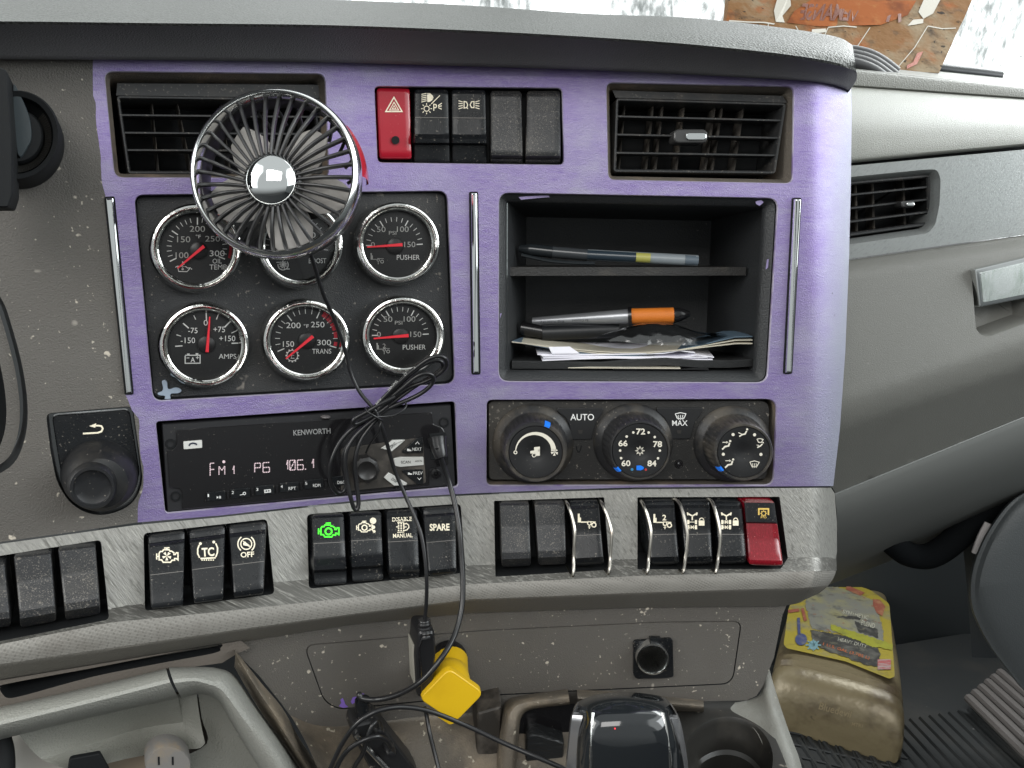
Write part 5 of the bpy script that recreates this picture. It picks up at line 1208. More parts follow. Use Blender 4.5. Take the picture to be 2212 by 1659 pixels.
mb = MB(); k = Ink(M(-.0098), z7, .0); k.poly([(965, 1172), (1555, 1176), (1568, 1190), (980, 1188)]); tag(slab('smoked_slip', [(975, 1188, -.010), (1566, 1190, -.010), (1552, 1176, -.02), (965, 1172, -.02)], .0005, gloss, 6), 'dark translucent slip beside the pale card below the liner', 'card')
# ------------------------------------------------------------------ trim clip piece
mb = MB(); m_ = m3(lambda x, y: 0, -.0035)
pl_ = [(p.x, p.y) for p in catmull([Vector((*z5(x, y), 0)) for x, y in ((236, 1372), (255, 1360), (272, 1375), (275, 1410), (288, 1422), (330, 1410), (362, 1420), (366, 1438), (340, 1450), (300, 1452), (292, 1470), (294, 1486), (255, 1488), (256, 1468), (215, 1462), (208, 1448), (236, 1436), (244, 1415))], 3, True)]
prism(mb, m_, pl_, 0, .0012, .0003, .8, back=True); tag(mb.build('plastic_clip', mat('pale_blue_plastic', (.30, .36, .44), .4)), 'pale blue cross shaped plastic clip in the lower left corner of the gauge plate', 'clip')
# ------------------------------------------------------------------ sockets, plugs, cables
t = thing('power_socket', 'open chrome ringed power socket in a square black holder on the lower panel', 'power socket', S(1408, 1417, 0), 'power sockets')
sq = rquad(zz(z11, [(1190, 640), (1500, 620), (1508, 925), (1440, 935), (1215, 940), (1190, 910)]), [7, 7, 6, 6, 6, 6])
mb = MB(); lpm = lambda x, y, z=0.0: lp(x, y, z)
ho = circle(1407.5, 1418, 31.5, 40); oo = dense(sq, 4)
sheet(mb, m3(hp, .0022), inset(sq, 1), [ho], 8); wall(mb, m3(hp, .0022), sq, [(0, -.004), (0, -.0004), (1, 0)]); mb.build('holder', plast, t)
D = Disk(1407.5, 1418, 35, 33.5, .0005); mb = MB(); lathe(mb, D, [(1.02, -.002), (1.02, .0024), (.99, .0040), (.90, .0040), (.86, .0030), (.80, -.003), (.81, -.028)], 48); mb.build('chrome_sleeve', satin, t)
mb = MB(); lathe(mb, D, [(.81, -.028), (.001, -.028)], 30); mb.build('socket_bottom', brownblk, t)
mb = MB(); q = zz(z11, [(1310, 598), (1400, 598), (1400, 668), (1322, 668)]); prism(mb, m3(hp, .002), rquad(q, 2), 0, .0035, .001, 1.5); mb.build('hinge', plast, t)
t = thing('power_socket', 'black left power socket mostly hidden behind the yellow plug', 'power socket', S(968, 1420, 0), 'power sockets')
D = Disk(972, 1424, 37, 36, .0005); mb = MB(); lathe(mb, D, [(1.05, -.002), (1.0, .0025), (.95, .0034), (.80, .0036), (.74, .002), (.72, -.02), (.001, -.02)], 40); mb.build('sleeve', gloss, t)
t = thing('yellow_plug', 'yellow plug with a rounded square head pushed in the left power socket', 'plug', S(970, 1450, .02))
PH = .044; fm = M(PH); yq = rquad(zz(z10, [(1345, 868), (1622, 1066), (1392, 1302), (1105, 1112)]), 17, 6)
mb = MB(); prism(mb, fm, yq, -.0055, 0, .0012, 2.2, back=True); mb.build('head', yellow, t)
pt_ = S(*z10(1345, 880), .010); c1 = S(*z10(1372, 1085), PH-.0055)
mb = MB(); tube(mb, [S(970, 1426, .000), S(*z10(1345, 930), .014), S(*z10(1350, 960), .026), c1], .0125, 24, smooth=4); mb.build('stem', yellow, t)
mb = MB(); prism(mb, M(PH-.012), rquad(zz(z10, [(1250, 1255), (1395, 1240), (1400, 1300), (1350, 1318)]), 4), -.006, 0, .001, 1, back=True); mb.build('lower_tab', yellow, t)
def cord(name, pts, r, label, cat='cable', z=None, group=None, m_=cable, seg=10):
    P = [S(*(z(x, y) if z else (x, y)), h) for x, y, h in pts]; mb = MB(); tube(mb, P, r, seg, smooth=6)
    return mb, P
# fan cable, one continuous thing with its loops and the tie
t = thing('fan_cable', 'thin black fan cable tied in a bundle of loops in front of the radio', 'cable', S(810, 900, .02))
def part_cord(nm, pts, r, z=None, m_=cable, closed=False):
    P = [S(*(z(x, y) if z else (x, y)), h) for x, y, h in pts]; mb = MB(); tube(mb, P, r, 10, smooth=7, closed=closed); return mb.build(nm, m_, t)
part_cord('upper_lead', [(668, 540, .035), (680, 578, .030), (697, 632, .024), (720, 685, .018), (742, 745, .014), (756, 800, .012), (776, 845, .014), (808, 884, .018), (820, 905, .018)], .00112)
part_cord('lower_lead', [(812, 890, .020), (826, 925, .020), (838, 966, .018), (852, 1014, .016), (874, 1067, .018), (895, 1114, .024), (912, 1165, .030), (921, 1240, .036), (921, 1300, .036), (917, 1342, .034)], .00118)
part_cord('loop', [(480, 560, .016), (600, 430, .019), (740, 290, .022), (880, 165, .024), (1010, 75, .025), (1110, 52, .025), (1165, 85, .024), (1165, 150, .021), (1100, 215, .018), (980, 280, .016), (820, 340, .015), (680, 430, .015), (560, 540, .015)], .00125, z13)
part_cord('loop', [(500, 590, .017), (640, 450, .019), (780, 330, .021), (900, 235, .022), (990, 208, .022), (1048, 235, .021), (1040, 300, .019), (960, 375, .017), (840, 440, .016), (720, 490, .016), (620, 540, .016), (540, 610, .016)], .0013, z13)
part_cord('loop', [(500, 575, .0145), (660, 400, .016), (820, 240, .018), (980, 120, .019), (1090, 92, .019), (1135, 120, .018), (1120, 170, .016), (1010, 250, .014), (880, 330, .0135), (700, 460, .0135), (560, 580, .014)], .0012, z13)
part_cord('loop', [(560, 560, .014), (430, 640, .015), (300, 720, .016), (200, 840, .016), (135, 980, .016), (112, 1100, .015), (128, 1220, .014), (185, 1290, .013), (245, 1270, .0125), (262, 1180, .0125), (232, 1050, .0125), (240, 930, .013), (330, 780, .014), (450, 660, .015), (560, 580, .015)], .0013, z13)
part_cord('loop', [(560, 590, .018), (440, 680, .019), (330, 790, .020), (268, 900, .021), (252, 1020, .021), (270, 1180, .021), (300, 1330, .022), (332, 1430, .022), (362, 1440, .022), (372, 1360, .021), (352, 1200, .020), (338, 1060, .020), (352, 930, .020), (400, 800, .019), (480, 690, .018), (560, 600, .018)], .0013, z13)
part_cord('loop', [(700, 420, .021), (560, 490, .022), (440, 560, .022), (350, 610, .022), (322, 650, .021), (350, 665, .020), (450, 620, .019), (560, 560, .018), (640, 500, .018)], .0013, z13)
part_cord('twist_tie', [(452, 512, .016), (440, 535, .023), (480, 572, .026), (530, 602, .026), (572, 628, .025), (584, 642, .024), (566, 690, .024), (560, 735, .023), (520, 785, .020), (470, 860, .016), (440, 930, .012)], .0006, z13)
part_cord('twist_tie', [(540, 600, .024), (620, 598, .022), (700, 585, .021), (770, 545, .020), (806, 500, .018), (790, 455, .016)], .0006, z13)
k = Ink(lambda x, y, z=0: S(x, y, .0255), z13, .0)
for s_, x, y, w_ in (('60V', 553, 462, 70), ('28AWG', 680, 320, 120), ('LT', 800, 212, 34), ('A', 880, 155, 20), ('PTI', 975, 98, 60)): k.text(s_, x, y, w_, 20, -47 if x < 840 else -35)
k.build('cable_print', dimwhite, t)
# its end: USB plug with a clip
m_ = M(.036)
mb = MB(); tube(mb, [S(*z10(1147, 480), .036), S(*z10(1148, 520), .036), S(*z10(1150, 560), .036), S(*z10(1150, 610), .036)], .004, 14, smooth=4, rf=lambda u: .0034+.0016*u+.0004*math.sin(u*28)); mb.build('strain_relief', cable, t)
bodyq = rquad(zz(z10, [(1085, 545), (1225, 545), (1232, 740), (1215, 1000), (1150, 1085), (1085, 1070), (1068, 760)]), [12, 12, 6, 6, 8, 4, 6])
mb = MB(); prism(mb, m_, bodyq, -.016, .004, .003, 6, back=True); mb.build('plug_body', cable, t)
mb = MB(); tube(mb, [S(*z10(1125, 640), .0405), S(*z10(1105, 720), .0405), S(*z10(1118, 850), .0405), S(*z10(1120, 1060), .040)], .0007, 6); mb.build('body_seam', gloss, t)
mb = MB(); prism(mb, M(.030), rquad(zz(z10, [(1046, 655), (1058, 655), (1076, 975), (1060, 980)]), 1), -.010, .004, .0004, .5, back=True); mb.build('metal_edge', mat('pale_metal', (.6, .58, .5), .3, metal=.5), t)
t = thing('aux_cable', 'thick black cable running from the radio socket down over the yellow plug', 'cable', S(990, 1200, .02))
part_cord('lead', [(944, 966, .016), (952, 990, .014), (961, 1015, .013), (972, 1048, .014), (984, 1095, .020), (993, 1152, .027), (997, 1205, .032), (1000, 1262, .038), (997, 1316, .044), (981, 1374, .052), (951, 1425, .060), (912, 1470, .060), (863, 1499, .050), (816, 1511, .040), (783, 1509, .036), (776, 1500, .034), (782, 1520, .033)], .00165)
mb = MB(); tube(mb, [S(*z13(1085, 790), .010), S(*z13(1095, 860), .012), S(*z13(1110, 920), .014), S(*z13(1125, 975), .0155)], .004, 16, smooth=4, rf=lambda u: .0058-.0022*u); mb.build('jack_plug', cable, t)
mb = MB(); tube(mb, [S(783, 1512, .034), S(784, 1530, .033), S(790, 1552, .033), S(794, 1566, .034)], .0046, 14, smooth=4); mb.build('lower_plug', plast, t)
t = thing('charger_splitter', 'black box shaped splitter with cables plugged in, standing on the tray', 'splitter', S(830, 1620, .04))
q = rquad(zz(z10, [(590, 1320), (780, 1275), (1075, 1665), (1120, 1760), (760, 1760), (575, 1400)]), [8, 8, 4, 4, 4, 8])
mb = MB(); prism(mb, M(.040), q, -.018, .0, .003, 5, back=True); mb.build('body', mat('worn_black', (.014, .014, .015), .35, specks=[(300, .68, DUST, .6)]), t)
mb = MB(); tube(mb, [S(*z10(612, 1400), .042), S(*z10(700, 1500), .043), S(*z10(860, 1670), .044)], .0016, 8); mb.build('chrome_edge', dchrome, t)
for x, y in ((778, 1330), (870, 1500)):
    mb = MB(); D = Disk(*z10(x, y), 10, 9, .043); lathe(mb, D, [(1.3, -.004), (1.2, .003), (1.0, .0045), (.8, .0065), (.55, .0068), (.001, .0068)], 20); mb.build('plug_boot', cable, t)
for lab, pts, r in (('long thin black cable arching over the tray towards the gear lever', [(380, 1720, .05), (430, 1600, .052), (500, 1460, .055), (600, 1320, .060), (720, 1230, .062), (850, 1185, .062), (1000, 1175, .062), (1200, 1210, .064), (1500, 1330, .068), (1800, 1470, .074), (2060, 1580, .078), (2260, 1665, .078)], .0014),
                    ('short black cable bending into the middle of the splitter', [(420, 1740, .05), (480, 1600, .05), (560, 1500, .052), (680, 1430, .054), (780, 1408, .054), (850, 1440, .052), (884, 1492, .049)], .00145),
                    ('black cable rising from the tray to the top of the splitter', [(560, 1740, .046), (600, 1640, .048), (655, 1550, .050), (690, 1440, .052), (730, 1330, .052), (768, 1290, .050), (780, 1325, .048)], .00135),
                    ('thin black cable hanging down from behind the yellow plug', [(1150, 1180, .030), (1165, 1240, .030), (1190, 1380, .036), (1230, 1540, .042), (1275, 1720, .05)], .0013)):
    P = [S(*z10(x, y), h) for x, y, h in pts]; mb = MB(); tube(mb, P, r, 10, smooth=7); tag(mb.build('loose_cable', cable), lab, 'cable', 'loose cables on the tray')
# ------------------------------------------------------------------ passenger side of the dash (set back behind the centre stack)
def PX(rows, n=6, nr=4, mats=None, name='panel', parent=dash, split=None, mb=None):
    mb_ = mb or MB(); loft(mb_, rows, n, 0, nr)
    if mb is None: return mb_.build(name, mats, parent)
def row2(y0, y1, h, x0=1790, x1=2330, bend=0):
    # straight photo line from x=1850 (y0) to x=2212 (y1)
    f = lambda x: y0+(y1-y0)*(x-1850)/362
    return [(x, f(x)+bend*((x-2030)/180)**2*0, h) for x in (x0, x0+(x1-x0)*.33, x0+(x1-x0)*.66, x1)]
PX([row2(120, 158, -.40), row2(147, 185, -.225), row2(151, 189, -.205), row2(158, 194, -.200), row2(184, 210, -.198), row2(189, 215, -.203)], name='passenger_pad', mats=mat('pale_grain_vinyl', (.17, .172, .155), .5, bump=[(800, .0004, (1, 1, 1), None, 'vor')]), nr=3)
PX([row2(180, 207, -.222), row2(196, 220, -.185), row2(228, 240, -.150), row2(268, 264, -.128), row2(310, 290, -.117), row2(342, 310, -.113), row2(351, 316, -.118)], name='passenger_top_panel', mats=passgrey)
PX([row2(348, 314, -.135), row2(354, 321, -.135), row2(358, 325, -.130)], name='shadow_gap', mats=matte, nr=2)
VO = [(1780, 388), (2000, 366), (2024, 366), (2032, 385), (2030, 440), (2020, 488), (2004, 504), (1780, 536)]
hs = lambda x, y: -.116
mb = MB(); si = [(1790, 360), (1850, 357), (2030, 340), (2212, 323), (2330, 312), (2330, 490), (2212, 507), (2030, 531), (1842, 558), (1790, 566)]
vo = rquad(VO, [2, 8, 8, 10, 14, 12, 8, 2])
sheet(mb, M(-.116), si, [vo], 14); wall(mb, M(-.116), vo, [(0, 0), (2, -.001), (11, -.006), (12, -.03)], 0, 1)
e = [(1790, 360), (1850, 357), (2030, 340), (2212, 323), (2330, 312)]; mb.grid([[S(x, y, -.116) for x, y in e], [S(x, y+1, -.14) for x, y in e]])
mb.build('passenger_trim', [passsilver, matte], dash)['label'] = 'woven silver trim on the passenger side'
PX([row2(520, 478, -.128), row2(543, 494, -.120), row2(556, 505, -.117)], name='trim_lower_edge', mats=mat('dark_silver_edge', (.10, .104, .104), .5), nr=2)
# glove box face with the latch recess
LR = [(2098, 585), (2230, 552), (2240, 690), (2135, 728), (2120, 726), (2108, 712)]
lr_ = rquad(LR, [5, 4, 8, 8, 8, 8])
gy0 = lambda x: 560+(508-560)*(x-1850)/362; gy1 = lambda x: 894+(772-894)*(x-1850)/362; gy2 = lambda x: 1047+(900-1047)*(x-1850)/362
def hgl(x, y):
    a, b, c = gy0(x), gy1(x), gy2(x)
    if y < a+40: return -.118+.012*math.sin(math.pi/2*max(0, (y-a)/40))
    if y < b-40: return -.106+.016*(y-a-40)/max(1, b-80-a)
    if y < b+20: t_ = (y-b+40)/60; return -.090-.006*t_*t_
    return -.096-.045*(y-b-20)/max(1, c-b-20)
gl = [(x, gy0(x)) for x in range(1790, 2331, 30)]+[(x, gy2(x)) for x in range(2330, 1789, -30)]
mb = MB(); sheet(mb, M(hgl), gl, [lr_], 13); wall(mb, M(hgl), lr_, [(0, 0), (2, -.001), (5, -.008), (9, -.022)], 0, 0)
mb.build('glove_box_door', passgrey_d if False else mat('glovebox_grey', (.175, .175, .16), .5, bump=[(1500, .0004)], blotch=(8, (.15, .15, .138), .5, .5), specks=[(60, .76, (.3, .3, .28), .6)]), dash)['label'] = 'grey glove box door on the passenger side'
PX([row2(1046, 900, -.150), row2(1055, 907, -.145), row2(1100, 960, -.148), row2(1150, 1015, -.170), row2(1200, 1065, -.22), row2(1240, 1100, -.34)], name='under_dash_panel', mats=darkgreen)
t = thing('glove_box_latch', 'bright chrome latch of the glove box at the right edge', 'latch', S(2160, 610, -.1))
mb = MB(); lq = rquad([(2106, 582), (2232, 552), (2238, 640), (2116, 664)], 4); prism(mb, M(-.098), lq, -.008, 0, .001, 3); mb.build('latch_plate', chrome, t)
mb = MB(); prism(mb, M(-.0978), rquad([(2117, 589), (2232, 562), (2234, 632), (2123, 654)], 2), -.001, .0006, .0004, 1); mb.build('latch_face', mat('mirror_insert', (.90, .95, .93), .22, metal=.85, blotch=(30, (.45, .55, .46), .6, .50, (3, 1, 1))), t)
# passenger vent
vent('narrow black air vent with small silver tab on the passenger side of the dash', [(1770, 398), (2010, 376), (2012, 486), (1770, 520)], None, 0, (.235, .49, .745), ((.30, .31), (.40, .41), (.56, .57), (.85, .86)), (1952, 442, 15, 7), -.122)
# ------------------------------------------------------------------ windshield, outside, things on the far ledge
def gpane():
    m = bpy.data.materials.new('rainy_glass'); m.use_nodes = True; T = m.node_tree; T.nodes.clear()
    out = T.nodes.new('ShaderNodeOutputMaterial'); mx = T.nodes.new('ShaderNodeMixShader'); tr = T.nodes.new('ShaderNodeBsdfTransparent'); df = T.nodes.new('ShaderNodeBsdfPrincipled')
    df.inputs['Base Color'].default_value = (.22, .245, .24, 1); df.inputs['Roughness'].default_value = .15
    geo = T.nodes.new('ShaderNodeNewGeometry'); mp = T.nodes.new('ShaderNodeMapping'); mp.inputs['Scale'].default_value = (1, 1, .35); T.links.new(geo.outputs['Position'], mp.inputs[0])
    n = T.nodes.new('ShaderNodeTexNoise'); n.inputs['Scale'].default_value = 150; n.inputs['Detail'].default_value = 4; T.links.new(mp.outputs[0], n.inputs[0])
    n2 = T.nodes.new('ShaderNodeTexNoise'); n2.inputs['Scale'].default_value = 9; T.links.new(mp.outputs[0], n2.inputs[0])
    a = T.nodes.new('ShaderNodeMath'); a.operation = 'ADD'; T.links.new(n.outputs[0], a.inputs[0]); T.links.new(n2.outputs[0], a.inputs[1])
    r = T.nodes.new('ShaderNodeMapRange'); r.inputs[1].default_value = 1.0; r.inputs[2].default_value = 1.28; r.inputs[4].default_value = .75; T.links.new(a.outputs[0], r.inputs[0])
    T.links.new(r.outputs[0], mx.inputs[0]); T.links.new(tr.outputs[0], mx.inputs[1]); T.links.new(df.outputs[0], mx.inputs[2]); T.links.new(mx.outputs[0], out.inputs[0]); return m
mb = MB(); mb.add([Vector((-.9, .50, .05)), Vector((1.3, .50, .05)), Vector((1.3, .28, .85)), Vector((-.9, .28, .85))], [(0, 1, 2, 3)])
mb.add([Vector((-.9, .505, .05)), Vector((1.3, .505, .05)), Vector((1.3, .285, .85)), Vector((-.9, .285, .85))], [(3, 2, 1, 0)])
t = tag(mb.build('windshield', gpane(), smooth=False, recalc=False), 'rain streaked windshield glass beyond the dash', 'windshield')
mg = mat('outside_hedge', (.10, .13, .10), .9, blotch=(2, (.25, .27, .25), .8, .45))
for lab, x0, x1, y, zt, col, nm, cat in (('pale grey blurred building seen through the wet windshield', -.6, .75, 3.2, .62, (.34, .37, .37), 'far_building', 'building'),
                                ('red vehicle blurred behind the wet glass at the top right corner', 2.0, 3.6, 3.4, 2.2, (.55, .05, .06), 'red_vehicle', 'vehicle')):
    mb = MB(); zb = -.5 if nm == 'far_building' else 1.62
    hexa(mb, [Vector((x0, y, zb)), Vector((x1, y, zb)), Vector((x1, y, zt)), Vector((x0, y, zt)), Vector((x0, y+.6, zb)), Vector((x1, y+.6, zb)), Vector((x1, y+.6, zt)), Vector((x0, y+.6, zt))])
    tag(mb.build(nm, mat(nm+'_m', col, .7, blotch=(3, tuple(c*.6 for c in col), .7, .5))), lab, cat)
mb = MB(); mb.add([Vector((-6, .7, -.9)), Vector((8, .7, -.9)), Vector((8, 9, -.9)), Vector((-6, 9, -.9))], [(0, 1, 2, 3)])
o = struct(mb.build('ground', mat('wet_asphalt', (.10, .11, .11), .25)))
# brick print packet leaning on the glass
t = thing('printed_packet', 'worn packet printed like orange brown brick with cracked lettering, leaning on the windshield', 'packet', S(1850, 150, -.30))
PQ = [(1578, -40), (2118, -40), (2028, 158), (1560, 130)]
hq = [-.34, -.34, -.26, -.26]
def PK(u, v, z=0.0):
    x = (PQ[0][0]*(1-u)+PQ[1][0]*u)*(1-v)+(PQ[3][0]*(1-u)+PQ[2][0]*u)*v; y = (PQ[0][1]*(1-u)+PQ[1][1]*u)*(1-v)+(PQ[3][1]*(1-u)+PQ[2][1]*u)*v
    p = S(x, y, -.34+.08*v); return p+N(p)*(z+.003*noise.noise(Vector((u*9, v*4, 0))))
brick = mat('brick_print', (.17, .088, .036), .8, spec=.15, blotch=[(22, (.22, .175, .115), .9, .46), (34, (.22, .065, .015), .9, .56), (50, (.05, .034, .022), .85, .55)], specks=[(70, .66, (.015, .012, .01), .95), (170, .66, (.02, .016, .012), .9)], bump=[(90, .0012)])
mb = MB(); n1, n2 = 24, 10
mb.grid([[PK(i/n1, j/n2) for i in range(n1+1)] for j in range(n2+1)]); mb.grid([[PK(i/n1, j/n2, -.012) for i in range(n1+1)] for j in range(n2+1)])
bd = [(i/n1, 0) for i in range(n1)]+[(1, j/n2) for j in range(n2)]+[(1-i/n1, 1) for i in range(n1)]+[(0, 1-j/n2) for j in range(n2)]
mb.grid([[PK(u, v) for u, v in bd], [PK(u, v, -.012) for u, v in bd]], True); mb.build('sheet', brick, t)
k = Ink(lambda x, y, z=0: PK(x, y, .0006+z)); k.mi = 0
k.line([(.01, .50), (.09, .51), (.16, .515), (.205, .53)], .016); k.line([(.44, .545), (.5, .53), (.56, .535)], .012); k.line([(.86, .50), (.93, .52), (.985, .51)], .010)
for a, b in (((.18, .52), (.14, .98)), ((.44, .55), (.40, .78)), ((.62, .53), (.54, .98)), ((.86, .5), (.80, .98)), ((.30, .54), (.33, .75))): k.line([a, ((a[0]+b[0])/2+.012, (a[1]+b[1])/2), b], .004)
k.poly([(.20, .18), (.245, .15), (.26, .30), (.235, .42), (.25, .50), (.21, .50), (.195, .36)]); k.poly([(.37, .58), (.43, .56), (.44, .60), (.40, .62), (.385, .78), (.372, .80), (.38, .66)])
k.poly([(.80, .20), (.87, .18), (.86, .36), (.83, .42), (.80, .34)]); k.poly([(.775, .50), (.79, .43), (.83, .42), (.835, .47), (.80, .49)])
k.build('cracks', mat('torn_white', (.42, .40, .35), .7), t)
k = Ink(lambda x, y, z=0: PK(x, y, .0007+z)); k.poly([(.26, .50), (.28, .36), (.34, .22), (.77, .22), (.76, .38), (.66, .50), (.40, .54)]); k.build('orange_patch', mat('orange_print', (.25, .075, .02), .8, spec=.15, blotch=[(30, (.10, .028, .01), .8, .5), (90, (.30, .14, .05), .6, .56)]), t)
k = Ink(lambda x, y, z=0: PK(x, y, .0010+z))
for s_, x, w_ in (('VEMANSE', .43, .25), ('FE', .61, .07), ('71', .71, .07)): k.text(s_, x, .37, w_, .20, 0, .03, flipx=True)
k.build('lettering', mat('rust_print', (.12, .03, .012), .5), t)
k = Ink(lambda x, y, z=0: PK(x, y, .0010+z)); k.poly([(.862, .80), (.885, .78), (.882, .92), (.845, .98), (.838, .94), (.86, .90)]); k.build('red_mark', mat('rust_mark', (.25, .05, .02), .5), t)
# black ribbed hose and wiper arm behind the ledge
t = thing('ribbed_hose', 'black ribbed rubber hose curving behind the vinyl brow', 'hose', S(1880, 150, -.25))
for i in range(4):
    mb = MB(); P = [S(1800, 108+i*8, -.232+.004*i), S(1850, 112+i*9, -.232+.004*i), S(1885, 122+i*10, -.232+.004*i), S(1912, 138+i*11, -.232+.004*i), S(1935, 156+i*11, -.232+.004*i)]; tube(mb, P, .0052, 12); mb.build('rib', mat('hose_rubber', (.02, .02, .021), .45), t)
mb = MB(); tube(mb, [S(2020, 150, -.30), S(2060, 155, -.30), S(2110, 160, -.30), S(2158, 166, -.30)], .0065, 10); tag(mb.build('wiper_blade', mat('wiper_black', (.02, .022, .024), .3)), 'black wiper lying behind the glass beyond the passenger pad', 'wiper')
k = Ink(lambda x, y, z=0: S(x, y, -.36), z15, 0)
for i, s_ in enumerate(('BEA CUSTOM GLASS', 'AS1 M10 DOT 24', 'LAMINATED', 'SHATTER RESIST')): k.text(s_, 2140+(i % 2)*14-8*i, 290+i*24, 120-i*6, 11, 12, 0, True)
k.rect(2190, 300, 2212, 303); tag(k.mb.build('glass_stamp', mat('etched_grey', (.25, .26, .26), .6), smooth=False, recalc=False), 'small grey maker stamp etched in the windshield, seen mirrored', 'stamp')
# ------------------------------------------------------------------ gear selector and console
t = thing('gear_selector', 'glossy black gear selector grip with silver edges rising from the console', 'gear selector', S(1350, 1640, .06))
glk = mat('selector_gloss', (.012, .014, .016), .08, coat=.6, rvar=.03)
GH = .085
def KL(xs, y, h): return [(x, y, h) for x in xs]
mb = MB()
R_ = [[(1247, 1516, GH-.035), (1290, 1500, GH-.035), (1356, 1495, GH-.035), (1428, 1504, GH-.035), (1450, 1520, GH-.035)],
      [(1238, 1535, GH-.020), (1278, 1514, GH-.014), (1350, 1506, GH-.012), (1432, 1517, GH-.014), (1462, 1540, GH-.020)],
      [(1258, 1546, GH-.010), (1280, 1537, GH-.003), (1350, 1530, GH-.002), (1432, 1538, GH-.003), (1450, 1552, GH-.010)],
      [(1250, 1580, GH-.008), (1278, 1570, GH+.003), (1350, 1560, GH+.005), (1440, 1571, GH+.003), (1462, 1586, GH-.008)],
      [(1246, 1620, GH-.006), (1276, 1614, GH+.006), (1352, 1608, GH+.009), (1448, 1614, GH+.006), (1472, 1624, GH-.006)],
      [(1244, 1690, GH-.006), (1275, 1688, GH+.007), (1352, 1686, GH+.011), (1454, 1688, GH+.007), (1482, 1692, GH-.006)],
      [(1244, 1780, GH-.006), (1274, 1780, GH+.007), (1352, 1780, GH+.011), (1458, 1780, GH+.007), (1486, 1780, GH-.006)]]
loft(mb, R_, 8, 0, 5); mb.build('grip_top', glk, t)
mb = MB()
edgeL = [(1247, 1516), (1234, 1545), (1229, 1580), (1225, 1620), (1218, 1690), (1216, 1780)]
edgeR = [(1450, 1520), (1468, 1552), (1479, 1600), (1486, 1650), (1490, 1700), (1492, 1780)]
silk = mat('selector_silver', (.30, .30, .31), .22, metal=.7)
for E, inn_ in ((edgeL, [(r[0][0]+4, r[0][1]) for r in R_]), (edgeR, [(r[-1][0]-4, r[-1][1]) for r in R_])):
    A_ = catmull([S(x, y, GH-.030) for x, y in E], 5); B__ = catmull([S(x+(3 if E is edgeL else -3), y, GH-.012) for x, y in E], 5)
    I_ = [R_[k][0 if E is edgeL else -1] for k in (0, 1, 2, 3, 4, 5, 6)]; I_ = [I_[0], I_[2], I_[3], I_[4], I_[5], I_[6]]
    C_ = catmull([S(*p) for p in I_], 5); mb2 = MB(); mb2.grid([A_, B__, C_]); mb2.build('silver_side', silk, t)
for xs_ in ((1281, 1279, 1277, 1276), (1432, 1439, 1447, 1453)):
    mb = MB(); tube(mb, [S(xs_[0], 1540, GH-.002), S(xs_[1], 1575, GH+.003), S(xs_[2], 1640, GH+.0065), S(xs_[3], 1740, GH+.0082)], .0011, 8); mb.build('edge_line', dchrome, t)
mb = MB(); D = Disk(*z11(1048, 1345), 2.2, 2.2, GH+.0072); lathe(mb, D, [(.7, 0), (.4, .0005), (.001, .0006)], 12); mb.build('red_lamp', mat('red_lamp', (.8, .02, .03), .3, emit=((1, .05, .06), 1.5)), t)
mb = MB(); tube(mb, [S(1350, 1650, .075), S(1350, 1720, .05), S(1350, 1760, .01)], .016, 16); mb.build('shaft', matte, t)
# selector housing
t = thing('selector_housing', 'dusty brown black raised housing around the gear selector', 'console housing', S(1200, 1640, .03))
mb = MB()
loft(mb, [[(1062, 1780, .012), (1068, 1650, .010), (1080, 1560, .008), (1092, 1516, .004), (1130, 1502, .0), (1226, 1488, -.002)],
          [(1074, 1780, .040), (1080, 1650, .036), (1090, 1564, .032), (1100, 1528, .028), (1136, 1512, .024), (1228, 1500, .022)],
          [(1098, 1780, .046), (1102, 1650, .042), (1108, 1572, .037), (1114, 1538, .032), (1142, 1522, .028), (1230, 1512, .026)],
          [(1110, 1780, .040), (1114, 1650, .036), (1118, 1578, .032), (1124, 1546, .028), (1148, 1530, .024), (1231, 1520, .022)],
          [(1116, 1780, .004), (1119, 1650, .002), (1123, 1582, .0), (1129, 1550, .0), (1152, 1534, .0), (1231, 1523, .0)]], 6); mb.build('rim_left', dirty, t)
mb = MB()
loft(mb, [[(1246, 1490, -.002), (1330, 1494, -.002), (1424, 1503, -.002), (1520, 1512, -.004)], [(1247, 1500, .022), (1330, 1504, .022), (1424, 1512, .022), (1520, 1520, .016)], [(1248, 1512, .026), (1330, 1516, .026), (1424, 1524, .024), (1520, 1532, .018)], [(1248, 1524, .0), (1330, 1528, .0), (1424, 1536, .0), (1520, 1540, .0)]], 6); mb.build('rim_back', dirty, t)
mb = MB(); sheet(mb, M(.012), [(1116, 1536), (1240, 1520), (1300, 1520), (1300, 1780), (1100, 1780)], (), 30); mb.build('gate_floor', gloss, t)
mb = MB(); prism(mb, M(.024), rquad(zz(z11, [(345, 1400), (420, 1385), (650, 1460), (640, 1780), (330, 1780)]), [8, 10, 4, 2, 2]), -.014, 0, .003, 4); mb.build('gate_block', mat('ribbed_gloss', (.02, .021, .022), .25, bump=[(200, .0012, (.3, 1, 1))]), t)
mb = MB(); prism(mb, M(.020), rquad([(1030, 1540), (1084, 1525), (1075, 1780), (1028, 1780)], 5), -.03, 0, .003, 5); mb.build('side_block', brownblk, t)
